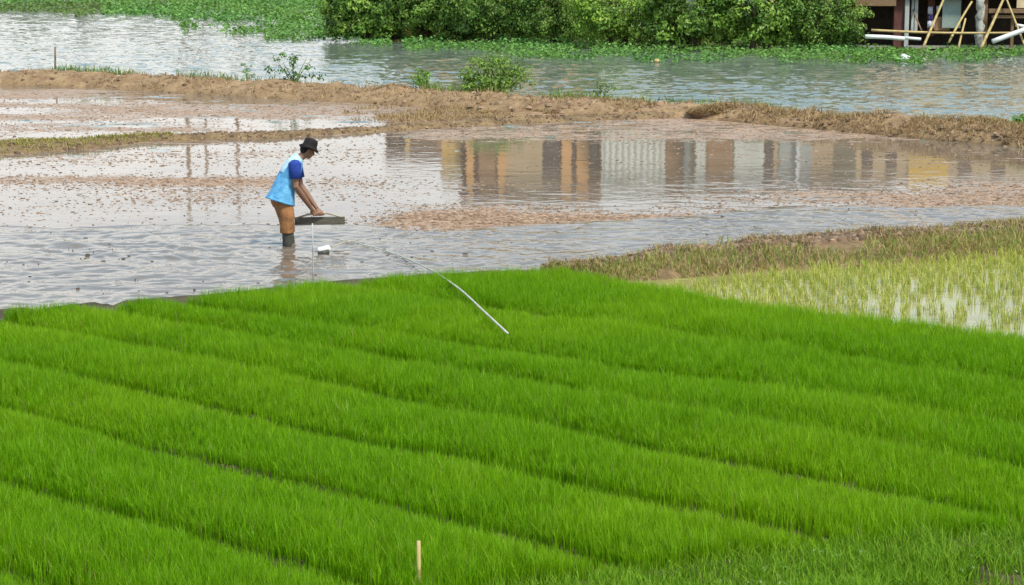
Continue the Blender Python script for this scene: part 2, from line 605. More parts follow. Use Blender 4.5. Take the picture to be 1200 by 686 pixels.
# ------------------------------------------------------------------ setting: outlines surveyed from the photo
L1_FRONT = [(-400, 93), (0, 100), (100, 103), (200, 109), (300, 115), (400, 120), (500, 126), (600, 132), (720, 138), (800, 138), (900, 147), (1000, 156), (1100, 165), (1200, 174), (1600, 205)]
L1_WID = [(-400, 3.4), (0, 3.2), (400, 3.1), (700, 2.7), (800, 2.2), (1000, 1.8), (1600, 1.8)]
L2_FRONT = [(-400, 205), (0, 182), (100, 175), (170, 167), (250, 164), (330, 162), (420, 156), (560, 147.5), (640, 144), (720, 140.5), (800, 139)]
SMOOTH_LINE = [(-400, 270), (0, 268), (100, 266), (300, 263), (400, 263), (500, 269), (560, 268), (700, 259), (850, 249), (1000, 244), (1200, 241), (1600, 235)]
SEED_BACK = [(-400, 398), (0, 366), (100, 359), (240, 349), (400, 332), (515, 323), (660, 318)]
L3_BACK = [(600, 323), (672, 316), (760, 303), (900, 291), (1050, 282), (1200, 269), (1600, 240)]


def seed_back(x):
    return np.where(np.asarray(x) < 660, lin(SEED_BACK, x), lin(L3_BACK, x))


# far ground sheet reaching the horizon
g = 3000
mesh_np('ground', [(-g, -200, -0.6), (g, -200, -0.6), (g, g, -0.6), (-g, g, -0.6)], [(0, 1, 2, 3)], M['ground'])
bpy.data.objects['ground']['kind'] = 'structure'

# channel water
cpx = np.linspace(-330, 1530, 760)
cpy = np.concatenate([np.linspace(-28, 16, 45), np.linspace(16.3, 150, 430), np.linspace(152, 190, 8)])
GPX, GPY = np.meshgrid(cpx, cpy, indexing='ij')
CW = atn(GPX, GPY, -0.03)


def waves(X, Y, s=1.0, seed=0):
    """wind ripples: short crested, running a little across the view"""
    wx = X + 0.5 * (fbm(X * 0.4, Y * 0.4, 2, seed + 40) - 0.5) * 4
    a = fbm(wx * 0.75 / s + 0.2 * Y / s, Y * 1.05 / s, 2, seed + 41) - 0.5
    b = 1 - 2 * np.abs(fbm(wx * 1.7 / s, Y * 1.9 / s - 0.3 * X / s, 2, seed + 42) - 0.5)
    c = vnoise(wx * 3.6 / s, Y * 3.9 / s, seed + 43) - 0.5
    return 1.0 * a + 0.5 * (b - 0.6) + 0.22 * c


rip = 0.55 + 0.45 * fbm(CW[..., 0] / 14, CW[..., 1] / 20, 3, 5)
CW[..., 2] += 0.105 * rip * waves(CW[..., 0], CW[..., 1], 0.68, 0)
V = CW.reshape(-1, 3); rip = rip.ravel()
M['channel'] = mat_water('channel water', (0.14, 0.165, 0.14), (0.19, 0.215, 0.18), 0.008, 0.025, sc=5.0)
o = mesh_np('channel_water', V, grid_faces(len(cpx), len(cpy)), M['channel'], attrs={'ripple': rip, 'scum': np.zeros(len(V))}, smooth=True)
tag(o, kind='structure')

# paddy water: sheet from the far levee to the seedbed and near levee
NXW, NYW = 820, 420
pxs = np.linspace(-400, 1600, NXW)
back = atn(pxs, lin(L1_FRONT, pxs)); back[:, 1] += 0.5 * lin(L1_WID, pxs); back[:, 0] *= back[:, 1] / (back[:, 1] - 0.5 * lin(L1_WID, pxs))
front = atn(pxs, seed_back(pxs) + 14)
u = (np.linspace(0, 1, NYW) ** 0.62)[None, :, None]
W3 = back[:, None, :] * (1 - u) + front[:, None, :] * u
WF = W3.reshape(-1, 3)
wpx, wpy = pix(WF)


def scum_density(px, py, P):
    """how thickly mud and straw float, 0..1"""
    st = fbm(P[..., 0] * 0.22, P[..., 1] * 0.55, 4, 31)
    sm = lin(SMOOTH_LINE, px) + (fbm(P[..., 0] * 0.8, P[..., 1] * 0.8, 3, 77) - 0.5) * 10
    d = np.full(px.shape, 0.22)
    d = np.where(px < 520, 0.26 + 0.75 * (st - 0.5), d)                     # pale open water, left
    d = d + 0.35 * np.exp(-((py - 211) / 7) ** 2) * (px < 330)              # brown streak at left
    right = sstep(380, 560, px)
    mud = sstep(218, 240, py + (st - 0.5) * 30)
    d = d * (1 - right) + right * (0.09 + 0.55 * mud + 0.9 * (st - 0.5))
    d = d + right * 0.5 * (1 - sstep(160, 174, py + (st - 0.5) * 18))
    d = d + 0.32 * np.exp(-((py - 255 + (st - 0.5) * 40) / 13) ** 2) * sstep(400, 480, px) * (1 - sstep(700, 820, px))
    l2 = np.where(px < 760, lin(L2_FRONT, px), -999)
    small = py < l2
    d = np.where(small, 0.45 + 1.2 * (st - 0.45), d)
    d = np.where(py > sm, 0.02 + 0.3 * (st - 0.55), d)
    return np.clip(d, 0, 1), (py > sm)


dens, smz = scum_density(wpx, wpy, WF)
ripple = np.where(smz, 0.75 + 0.5 * (fbm(WF[:, 0] * 0.5, WF[:, 1] * 0.5, 3, 3) - 0.5), 0.0)
rmask = sstep(-3, 5, wpy - lin(SMOOTH_LINE, wpx) - (fbm(WF[:, 0] * 0.8, WF[:, 1] * 0.8, 3, 77) - 0.5) * 10)
WF[:, 2] += 0.034 * rmask * (waves(WF[:, 0], WF[:, 1], 0.42, 9)) * (0.6 + 0.8 * fbm(WF[:, 0] * 0.3, WF[:, 1] * 0.3, 2, 19)) + 0.0021 * (1 - rmask) * waves(WF[:, 0], WF[:, 1], 0.4, 29)
M['paddy'] = mat_water('paddy water', (0.15, 0.115, 0.088), (0.20, 0.16, 0.125), 0.002, 0.02,
                       (0.28, 0.18, 0.12), (0.45, 0.315, 0.225), sc=9.0)
o = mesh_np('paddy_water', WF, grid_faces(NXW, NYW), M['paddy'], attrs={'ripple': ripple, 'scum': dens}, smooth=True)
tag(o, kind='structure')


def levee(name, px0, px1, n, front, width, height, m, seed, nu=26, rough=0.16, fine=0.05, sink=0.1, base=0.0):
    """earth bank: front water line in photo pixels, width and height in metres"""
    px = np.linspace(px0, px1, n)
    A = atn(px, lin(front, px))
    wd = lin(width, px) if isinstance(width, list) else np.full(n, width)
    hh = lin(height, px) if isinstance(height, list) else np.full(n, height)
    uu = np.linspace(-0.08, 1.08, nu)
    dirv = A.copy(); dirv[:, 2] = 0
    dirv /= np.linalg.norm(dirv, axis=1, keepdims=True)
    P = A[:, None, :] + dirv[:, None, :] * (uu[None, :, None] * wd[:, None, None])
    prof = np.clip(np.sin(np.pi * np.clip(uu, 0, 1)), 0, 1) ** 0.62
    X, Y = P[..., 0], P[..., 1]
    z = base + hh[:, None] * prof[None, :] * (0.72 + 0.6 * fbm(X * 0.6, Y * 0.6, 3, seed)) + rough * (fbm(X * 1.9, Y * 1.9, 4, seed + 3) - 0.5) * (0.35 + prof[None, :]) \
        + fine * (fbm(X * 7, Y * 7, 3, seed + 9) - 0.5)
    z = np.where((uu < 0) | (uu > 1), -sink * 2, z - 0.02)
    P[..., 2] = z
    o = mesh_np(name, P.reshape(-1, 3), grid_faces(n, nu), m, smooth=True)
    tag(o, kind='structure')
    return P


PL1 = levee('far_levee', -400, 1600, 700, L1_FRONT, L1_WID, [(-400, 0.34), (0, 0.34), (400, 0.36), (800, 0.30), (1100, 0.34), (1600, 0.34)], M['levee'], 101, nu=44, rough=0.18, fine=0.03)
PL2 = levee('middle_levee', -400, 790, 520, L2_FRONT, [(-400, 2.6), (0, 2.3), (140, 1.5), (220, 0.85), (400, 0.8), (800, 0.8)], [(-400, 0.13), (100, 0.13), (250, 0.11), (800, 0.13)], M['levee_dark'], 202, nu=24, rough=0.07, fine=0.02)
# mud flat filling the narrow end between the two levees
mfx = np.linspace(400, 800, 260)
top = np.minimum(lin(L1_FRONT, mfx) - 2, lin(L2_FRONT, mfx) - 0.5); bot = lin(L2_FRONT, mfx) - 3.0
vv = np.linspace(0, 1, 46)
MPX = np.repeat(mfx[:, None], 46, 1); MPY = top[:, None] * (1 - vv) + bot[:, None] * vv
MF = atn(MPX, MPY)
MF[..., 2] = -0.035 + 0.05 * sstep(400, 520, MPX) + 0.16 * (fbm(MF[..., 0] * 1.3, MF[..., 1] * 1.3, 4, 44) - 0.5) + 0.025 * (fbm(MF[..., 0] * 6, MF[..., 1] * 6, 3, 45) - 0.5)
tag(mesh_np('mud_flat', MF.reshape(-1, 3), grid_faces(260, 46), M['levee']), kind='structure')

# near levee at the right
L3_W = [(600, 0.1), (672, 0.6), (770, 1.9), (900, 2.3), (1200, 2.5), (1600, 2.5)]
L3_FR = [(600, 326), (660, 330), (760, 331), (900, 320), (1050, 312), (1200, 300), (1600, 270)]
PL3 = levee('near_levee', 640, 1600, 420, L3_FR, L3_W, [(600, 0.05), (660, 0.12), (800, 0.2), (1600, 0.22)], M['levee_dark'], 303, nu=44, rough=0.08, fine=0.03)

# young rice paddy water
YP = [(730, 336), (800, 326), (900, 316), (1050, 308), (1200, 297), (1600, 268), (1600, 470), (1200, 420), (1000, 398), (860, 376)]
ypx = np.linspace(700, 1600, 70)
a_ = atn(ypx, lin(L3_FR, ypx) - 8, 0.012); b_ = atn(ypx, lin([(700, 350), (860, 378), (1000, 400), (1200, 424), (1600, 470)], ypx), 0.012)
uu = np.linspace(0, 1, 30)[None, :, None]
YW = (a_[:, None] * (1 - uu) + b_[:, None] * uu).reshape(-1, 3)
M['ypaddy'] = mat_water('young paddy water', (0.22, 0.21, 0.07), (0.32, 0.30, 0.11), 0.006, 0.02, (0.3, 0.28, 0.08), (0.40, 0.36, 0.13), sc=7)
o = mesh_np('young_paddy_water', YW, grid_faces(70, 30), M['ypaddy'], attrs={'ripple': np.full(len(YW), 0.2), 'scum': np.full(len(YW), 0.25)}, smooth=True)
tag(o, kind='structure')

# ------------------------------------------------------------------ seedbed terrain
ZT = 0.30
GUT_PX = [
    [(0, 639), (150, 688)],
    [(0, 534), (120, 570), (270, 615), (370, 638), (520, 676)],
    [(0, 455), (200, 500), (350, 540), (500, 578), (600, 602), (750, 637)],
    [(80, 422), (310, 465), (425, 490), (600, 527), (700, 547), (810, 570), (950, 602)],
    [(250, 402), (380, 430), (500, 455), (665, 480), (740, 492), (900, 522), (1155, 577)],
    [(465, 402), (590, 422), (700, 441), (835, 462), (1025, 494), (1200, 522)],
    [(400, 368), (600, 388), (900, 432), (1200, 475)],
    [(600, 347), (700, 358), (825, 376), (975, 399), (1200, 426)],
]
BD = np.array([-0.759, 0.651]); BN = np.array([0.651, 0.759])
gut = []
for pts in GUT_PX:
    q = atn([p[0] for p in pts], [p[1] for p in pts], ZT)
    s_ = q[:, :2] @ BN; t_ = q[:, :2] @ BD
    k = np.polyfit(t_, s_, 1)
    gut.append((k[0], k[1] - 0.04))
print('gutters', [(round(a, 3), round(b, 2)) for a, b in gut])
# extra gutters so the pattern continues outside what the photo shows
SEED_POLY_PX = [(-420, 420), (0, 387), (100, 380), (240, 368), (400, 351), (515, 342), (660, 336), (740, 353), (840, 371), (1000, 396), (1200, 418), (1600, 462),
                (1600, 590), (1200, 643), (1010, 658), (860, 674), (750, 690), (560, 715), (400, 790), (150, 790), (0, 760), (-420, 640)]
seed_poly = [tuple(atn([a], [b])[0, :2]) for a, b in SEED_POLY_PX]


def gutter_dist(X, Y):
    P = np.stack([X, Y], -1)
    s_ = P @ BN; t_ = P @ BD
    d = np.full(X.shape, 9.0)
    wob = (fbm(t_ * 0.8, s_ * 0.2, 3, 8) - 0.5) * 0.09
    for k, c in gut:
        d = np.minimum(d, np.abs(s_ - (k * t_ + c) - wob))
    return d


# soil sheet below the seedlings, from the water's edge to in front of the camera
sx = np.linspace(-420, 1620, 240)
bk = atn(sx, np.where(sx < 680, lin(SEED_BACK, sx), lin([(680, 316), (700, 330), (800, 352), (860, 366), (1000, 386), (1200, 408), (1600, 450)], sx)) - 1)
fr = np.stack([bk[:, 0] * 0 + np.linspace(-7.5, 7.5, 240), np.full(240, 3.0), np.zeros(240)], -1)
vv = np.linspace(0, 1, 240)[None, :, None] ** 0.8
SB = bk[:, None] * (1 - vv) + fr[:, None] * vv
gd = gutter_dist(SB[..., 0], SB[..., 1])
SB[..., 2] = 0.02 + 0.07 * sstep(0.05, 0.2, gd) + 0.035 * (fbm(SB[..., 0] * 3, SB[..., 1] * 3, 4, 55) - 0.5)
e = vv[..., 0] * np.ones_like(gd)
SB[..., 2] = SB[..., 2] * sstep(0.0, 0.02, e) - 0.06 * (1 - sstep(0, 0.015, e))
tag(mesh_np('soil', SB.reshape(-1, 3), grid_faces(240, 240), M['soil'], smooth=False), kind='structure')

# ------------------------------------------------------------------ rice seedlings (nobody could count them)
sp = np.array(seed_poly)
NTU, PER = 560000, 5
X = RNG.uniform(-9.5, 10.5, NTU); Y = RNG.uniform(sp[:, 1].min(), sp[:, 1].max(), NTU)
TUH = np.repeat(RNG.uniform(0.72, 1.15, NTU), PER)
TUC = np.repeat(RNG.normal(0, 1, NTU), PER)
NB = NTU * PER
X = np.repeat(X, PER) + RNG.normal(0, 0.007, NB); Y = np.repeat(Y, PER) + RNG.normal(0, 0.007, NB)
fx, fy = pix(np.stack([X, Y, np.full(NB, 0.2)], -1))
keep = inpoly(X, Y, seed_poly) & (fx > -420) & (fx < 1600) & (fy < 760)
X, Y, TUH, TUC = X[keep], Y[keep], TUH[keep], TUC[keep]
gd = gutter_dist(X, Y)
gw = 0.135 + 0.14 * (fbm(X * 0.9, Y * 0.9, 3, 21) - 0.5) + 0.05 * (RNG.uniform(0, 1, len(X)) - 0.5)
low = gd <= gw
keep = (~low | (RNG.uniform(0, 1, len(X)) < 0.6)) & (RNG.uniform(0, 1, len(X)) < 0.85 - 0.25 * (fbm(X * 2, Y * 2, 2, 5) < 0.35))
X, Y, gd, TUH, TUC, low = X[keep], Y[keep], gd[keep], TUH[keep], TUC[keep], low[keep]
n = len(X)
print('rice blades', n)
hg = 0.215 + 0.13 * (fbm(X * 0.8, Y * 0.8, 3, 12) - 0.5) + 0.07 * (fbm(X * 4, Y * 4, 2, 13) - 0.5)
hg = hg * TUH * RNG.uniform(0.78, 1.08, n) * (0.70 + 0.30 * sstep(0.05, 0.42, gd)) * np.where(low, 0.45, 1.0)
P = np.stack([X, Y, np.full(n, 0.06)], -1)
az = RNG.uniform(0, 2 * math.pi, n)
lean = hg * (0.08 + 0.40 * RNG.uniform(0, 1, n) ** 1.7)
V, F = blades(P, hg, RNG.uniform(0.0036, 0.0062, n), lean, az, 0.3)
pt = fbm(X * 0.5, Y * 0.5, 3, 61)[:, None]
c1 = pick([(0.19, 0.40, 0.005), (0.25, 0.46, 0.008), (0.14, 0.33, 0.004)], n)
c2 = pick([(0.25, 0.45, 0.007), (0.31, 0.48, 0.012)], n)
col = c1 * (1 - 0.55 * sstep(0.4, 0.7, pt)) + c2 * 0.55 * sstep(0.4, 0.7, pt)
col = col * (1 + 0.14 * np.clip(TUC, -2, 2))[:, None]
dry = RNG.uniform(0, 1, n) < 0.012
col[dry] = pick([(0.42, 0.36, 0.14)], int(dry.sum()))
o = mesh_np('rice_seedlings', V, F, M['rice'], col=np.repeat(col, 5, 0))
tag(o, 'dense bright green rice seedlings in long nursery beds', 'rice', kind='stuff')

# ------------------------------------------------------------------ young transplanted rice, right
cx_, cy_ = [], []
for i in range(-4, 60):
    for j in range(-4, 60):
        cx_.append(1.6 + i * 0.17 + random.uniform(-.04, .04)); cy_.append(19.5 + j * 0.17 + random.uniform(-.04, .04))
cx_ = np.array(cx_); cy_ = np.array(cy_)
a, b = pix(np.stack([cx_, cy_, 0 * cx_], -1))
YR = [(770, 343), (830, 333), (950, 318), (1050, 312), (1200, 299), (1600, 268), (1600, 455), (1200, 408), (1000, 386), (870, 366)]
k = inpoly(a, b, YR)
cx_, cy_, a, b = cx_[k], cy_[k], a[k], b[k]
thin = sstep(335, 365, b) * sstep(930, 1080, a)
k = RNG.uniform(0, 1, len(cx_)) > 0.62 * thin
cx_, cy_, b = cx_[k], cy_[k], b[k]
per = 16
X = np.repeat(cx_, per) + RNG.normal(0, 0.022, len(cx_) * per); Y = np.repeat(cy_, per) + RNG.normal(0, 0.022, len(cx_) * per)
n = len(X)
hg = RNG.uniform(0.07, 0.19, n)
V, F = blades(np.stack([X, Y, np.zeros(n)], -1), hg, RNG.uniform(0.006, 0.010, n), hg * RNG.uniform(0.1, 0.65, n), RNG.uniform(0, 6.28, n))
col = pick([(0.42, 0.46, 0.08), (0.50, 0.50, 0.13), (0.30, 0.40, 0.06), (0.56, 0.52, 0.2)], n)
tag(mesh_np('young_rice', V, F, M['grass'], col=np.repeat(col, 5, 0)), 'thin yellow green young rice standing in shallow water', 'rice', kind='stuff')


# ------------------------------------------------------------------ grasses on the levees
def grass_on(Pgrid, n, dfun, h, wd, cols, lean=(0.2, 0.9)):
    nu, nv = Pgrid.shape[:2]
    out = []
    i = RNG.integers(0, nu - 1, n); j = RNG.integers(0, nv - 1, n)
    f = RNG.uniform(0, 1, (n, 1)); g_ = RNG.uniform(0, 1, (n, 1))
    P = (Pgrid[i, j] * (1 - f) + Pgrid[i + 1, j] * f) * (1 - g_) + (Pgrid[i, j + 1] * (1 - f) + Pgrid[i + 1, j + 1] * f) * g_
    ppx, ppy = pix(P)
    k = (RNG.uniform(0, 1, n) < dfun(P, ppx, ppy, j / nv)) & (P[:, 2] > -0.01)
    P = P[k]; m = len(P)
    hh = RNG.uniform(h[0], h[1], m)
    V, F = blades(P, hh, RNG.uniform(wd[0], wd[1], m), hh * RNG.uniform(lean[0], lean[1], m), RNG.uniform(0, 6.28, m), 0.4)
    return V, F, np.repeat(pick(cols, m, 0.2), 5, 0)


def merge(parts):
    Vs, Fs, Cs = [], [], []
    o_ = 0
    for V, F, c in parts:
        Vs.append(V); Fs.append(F + o_); Cs.append(c); o_ += len(V)
    return np.concatenate(Vs), np.concatenate(Fs), np.concatenate(Cs)


STRAW = [(0.40, 0.29, 0.15), (0.30, 0.20, 0.11), (0.48, 0.36, 0.2), (0.24, 0.15, 0.085)]
OLIVE = [(0.28, 0.29, 0.06), (0.36, 0.33, 0.09), (0.42, 0.34, 0.13), (0.2, 0.22, 0.05)]
GREEN = [(0.13, 0.26, 0.035), (0.19, 0.31, 0.06), (0.26, 0.33, 0.09), (0.09, 0.19, 0.03)]
V, F, c = merge([
    grass_on(PL1, 60000, lambda P, x, y, v: 0.5 * (fbm(P[:, 0] * 0.7, P[:, 1] * 0.7, 3, 14) > 0.47) * (0.25 + 0.75 * sstep(620, 800, x)), (0.06, 0.2), (0.012, 0.022), STRAW, (0.6, 1.5)),
    grass_on(MF, 22000, lambda P, x, y, v: 0.6 * (fbm(P[:, 0] * 0.9, P[:, 1] * 0.9, 3, 15) > 0.45), (0.05, 0.14), (0.012, 0.02), STRAW, (0.6, 1.5)),
    grass_on(PL3, 42000, lambda P, x, y, v: 0.4 * (0.25 + 0.75 * sstep(0.3, 0.5, v)) * (fbm(P[:, 0] * 1.6, P[:, 1] * 1.6, 3, 16) > 0.48), (0.06, 0.18), (0.007, 0.013), STRAW + [(0.17, 0.1, 0.06)], (0.5, 1.3)),
])
tag(mesh_np('dry_grass', V, F, M['grass'], col=c), 'flattened straw coloured dry grass over the muddy levees', 'grass', kind='stuff')
V, F, c = merge([
    grass_on(PL1, 60000, lambda P, x, y, v: sstep(0.55, 0.75, v) * (0.85 * (1 - sstep(120, 420, x)) + 0.22 + 0.4 * ((x > 480) & (x < 720))) * (fbm(P[:, 0] * 0.6, P[:, 1] * 0.6, 3, 24) > 0.44), (0.10, 0.34), (0.014, 0.026), GREEN, (0.2, 0.8)),
    grass_on(PL2, 40000, lambda P, x, y, v: (1 - sstep(100, 300, x)) * 0.6 * (0.3 + 0.7 * sstep(0.2, 0.5, v)) * (fbm(P[:, 0] * 0.8, P[:, 1] * 0.8, 3, 25) > 0.38), (0.03, 0.10), (0.012, 0.022), OLIVE, (0.3, 1.0)),
    grass_on(PL3, 52000, lambda P, x, y, v: (0.04 + 0.42 * (1 - sstep(0.2, 0.5, v)) + 0.2 * sstep(1000, 1150, x)) * (fbm(P[:, 0] * 1.0, P[:, 1] * 1.0, 3, 26) > 0.36), (0.05, 0.17), (0.007, 0.013), GREEN[:2] + OLIVE[1:3] + [(0.40, 0.33, 0.14), (0.36, 0.31, 0.12), (0.48, 0.39, 0.18)], (0.3, 1.1)),
])
# weeds on the headland in front of the beds
n = 520000
X = RNG.uniform(-4.5, 6.5, n); Y = RNG.uniform(9.5, 16.5, n)
a, b = pix(np.stack([X, Y, np.full(n, 0.05)], -1))
edge = lin([(-400, 640), (0, 760), (150, 790), (400, 790), (560, 712), (750, 686), (860, 670), (1010, 654), (1200, 638), (1600, 585)], a)
brown = (a > 1130) & (b > 680)
k = (b > edge - 2) & (a > -200) & (a < 1620) & (b < 800) & (RNG.uniform(0, 1, n) < np.where(brown, 0.2, 0.9)) & (fbm(X * 2.2, Y * 2.2, 3, 27) > 0.3)
X, Y = X[k], Y[k]; n = len(X)
hg = RNG.uniform(0.05, 0.19, n) * (0.5 + fbm(X * 1.5, Y * 1.5, 2, 29))
Vw, Fw = blades(np.stack([X, Y, np.full(n, 0.06)], -1), hg, RNG.uniform(0.0038, 0.007, n), hg * RNG.uniform(0.15, 0.7, n), RNG.uniform(0, 6.28, n))
cw = np.repeat(pick([(0.14, 0.31, 0.008), (0.19, 0.36, 0.012), (0.24, 0.37, 0.03), (0.10, 0.24, 0.008)], n), 5, 0)
V, F, c = merge([(V, F, c), (Vw, Fw, cw)])
tag(mesh_np('green_grass', V, F, M['grass'], col=c), 'short green and olive grass on the levees and field edge', 'grass', kind='stuff')
# small broad leaves among the headland weeds
n = 260
a, b = rand_px(n, 560, 1300, 625, 720)
k = b > lin([(560, 712), (750, 688), (860, 668), (1010, 650), (1300, 628)], a)
P = atn(a[k], b[k], 0.0); n = len(P); P[:, 2] = 0.08 + RNG.uniform(0, 0.1, n)
nr = RNG.normal(0, 0.5, (n, 3)); nr[:, 2] = 1
V, F = leaves(P, RNG.uniform(0.025, 0.06, n), nr, 0.5)
tag(mesh_np('broadleaf_weeds', V, F, M['leaf'], col=np.repeat(pick([(0.2, 0.34, 0.1), (0.12, 0.25, 0.05), (0.28, 0.4, 0.16)], n), 4, 0)),
    'small pale broadleaf weeds along the front edge of the beds', 'weeds', kind='stuff')


# ------------------------------------------------------------------ mud clods breaking the paddy water
def clods(P, size, hgt, cols, smax=3.2):
    n = len(P)
    K = 6
    ang = np.linspace(0, 2 * math.pi, K, endpoint=False)[None, :] + RNG.uniform(-0.3, 0.3, (n, K))
    rr = size[:, None] * RNG.uniform(0.6, 1.25, (n, K))
    st = RNG.uniform(1.0, smax, (n, 1))
    rot = RNG.normal(0, 0.35, (n, 1))
    lx = np.cos(ang) * rr * st; ly = np.sin(ang) * rr / np.sqrt(st)
    gx = lx * np.cos(rot) - ly * np.sin(rot); gy = lx * np.sin(rot) + ly * np.cos(rot)
    V = np.zeros((n, 2 * K + 1, 3))
    V[:, :K, 0] = P[:, 0:1] + gx; V[:, :K, 1] = P[:, 1:2] + gy; V[:, :K, 2] = P[:, 2:3] - 0.02
    V[:, K:2 * K, 0] = P[:, 0:1] + gx * 0.66 + RNG.normal(0, 0.12, (n, K)) * size[:, None]; V[:, K:2 * K, 1] = P[:, 1:2] + gy * 0.66 + RNG.normal(0, 0.12, (n, K)) * size[:, None]
    V[:, K:2 * K, 2] = P[:, 2:3] + hgt[:, None] * RNG.uniform(0.4, 1.0, (n, K))
    V[:, 2 * K, :] = P; V[:, 2 * K, 2] += hgt * RNG.uniform(0.6, 1.2, n)
    fs = []
    for k in range(K):
        k2 = (k + 1) % K
        fs += [[k, k2, K + k2], [k, K + k2, K + k], [K + k, K + k2, 2 * K]]
    F = (np.arange(n)[:, None, None] * (2 * K + 1) + np.array(fs)[None]).reshape(-1, 3)
    c = np.repeat(cols, 2 * K + 1, 0)
    return V.reshape(-1, 3), F, c


n = 900000
a, b = rand_px(n, -300, 1500, 108, 345)
P = atn(a, b)
d, smz = scum_density(a, b, P)
ok = (b > lin(L1_FRONT, a) + 1) & (b < seed_back(a))
k = ok & (RNG.uniform(0, 1, n) < np.where(smz, 0.004, 0.8 * d ** 1.9 + 0.02))
P = P[k]; a, b, d, smz = a[k], b[k], d[k], smz[k]
n = len(P)
print('clods', n)
sz = (0.004 + 0.020 * RNG.uniform(0, 1, n) ** 4) * (0.7 + 0.6 * d)
hg = sz * RNG.uniform(0.25, 0.75, n)
cc = pick([(0.25, 0.16, 0.105), (0.34, 0.225, 0.15), (0.44, 0.31, 0.215), (0.17, 0.105, 0.065)], n, 0.22)
cc[smz] = pick([(0.07, 0.06, 0.05), (0.12, 0.10, 0.08)], int(smz.sum()))
parts = [clods(P, sz, hg, cc)]
# darker clods thrown up on the near levee
idx = RNG.integers(0, PL3.shape[0], 15000); jdx = RNG.integers(int(PL3.shape[1] * 0.45), PL3.shape[1] - 4, 15000)
P = PL3[idx, jdx] + RNG.normal(0, 0.03, (15000, 3)) * np.array([1, 1, 0]); n = len(P)
k = fbm(P[:, 0] * 1.2, P[:, 1] * 1.2, 3, 91) > 0.40
P = P[k]; n = len(P)
sz = 0.018 + 0.065 * RNG.uniform(0, 1, n) ** 1.8
parts.append(clods(P, sz, sz * RNG.uniform(0.4, 0.9, n), pick([(0.16, 0.10, 0.06), (0.22, 0.14, 0.085), (0.10, 0.065, 0.04), (0.3, 0.2, 0.13)], n, 0.2), 1.4))
# lumps along the far levee
idx = RNG.integers(0, PL1.shape[0], 3600); jdx = RNG.integers(2, PL1.shape[1] - 4, 3600)
P = PL1[idx, jdx] + RNG.normal(0, 0.04, (3600, 3)) * np.array([1, 1, 0]); n = len(P)
sz = 0.02 + 0.07 * RNG.uniform(0, 1, n) ** 2
parts.append(clods(P, sz, sz * RNG.uniform(0.3, 0.7, n), pick([(0.28, 0.18, 0.105), (0.36, 0.25, 0.15), (0.16, 0.095, 0.05), (0.22, 0.14, 0.08)], n, 0.15), 1.5))
idx = RNG.integers(0, PL2.shape[0], 2500); jdx = RNG.integers(2, PL2.shape[1] - 3, 2500)
P = PL2[idx, jdx] + RNG.normal(0, 0.03, (2500, 3)) * np.array([1, 1, 0]); n = len(P)
sz = 0.015 + 0.045 * RNG.uniform(0, 1, n) ** 2
parts.append(clods(P, sz, sz * RNG.uniform(0.4, 0.9, n), pick([(0.20, 0.125, 0.07), (0.3, 0.2, 0.12), (0.12, 0.075, 0.045)], n, 0.15), 1.5))
V, F, c = merge(parts)
tag(mesh_np('mud_clods', V, F, M['clod'], col=c), 'brown mud clods and straw scraps breaking the paddy water', 'mud', kind='stuff')

# straw heap on the far levee at the right
def heap(name, px, py, rx, ry, hz, label):
    c0 = at(px, py, 0.1)
    n = 2600
    th = RNG.uniform(0, 6.28, n); r = np.sqrt(RNG.uniform(0, 1, n))
    X = c0.x + np.cos(th) * r * rx; Y = c0.y + np.sin(th) * r * ry
    Z = 0.12 + hz * (1 - r ** 1.6) * RNG.uniform(0.75, 1.05, n)
    P = np.stack([X, Y, Z], -1)
    hh = RNG.uniform(0.1, 0.3, n)
    V, F = blades(P, hh * 0.5, RNG.uniform(0.012, 0.024, n), hh * 0.9, RNG.uniform(0, 6.28, n), 0.5)
    cc = np.repeat(pick(STRAW + [(0.5, 0.38, 0.24)], n, 0.15), 5, 0)
    # earthy core
    m = MB(); m.ball((c0.x, c0.y, 0.1), (rx * 0.95, ry * 0.95, hz * 0.95), seg=22, rings=12)
    Vc = np.array([tuple(v) for v in m.v]); Vc += (np.stack([fbm(Vc[:, 0] * 5, Vc[:, 2] * 5 + i, 2, 70 + i) for i in range(3)], -1) - 0.5) * 0.12
    Fc = []
    for f in m.f:
        for q in range(1, len(f) - 1):
            Fc.append([f[0], f[q], f[q + 1]])
    V, F, cc = merge([(V, F, cc), (Vc, np.array(Fc), np.tile(np.array([[0.30, 0.2, 0.12]]), (len(Vc), 1)))])
    o = mesh_np(name, V, F, M['grass'], col=cc)
    recenter(o)
    tag(o, label, 'straw heap')


heap('straw_heap', 1150, 157, 0.85, 0.5, 0.32, 'rounded heap of pale straw on the far levee at right')
heap('straw_heap', 462, 113, 0.7, 0.4, 0.26, 'small brown heap of straw and earth left of the round levee bush')
heap('straw_heap', 845, 134, 0.8, 0.4, 0.2, 'low spread of pale straw in the middle of far levee')


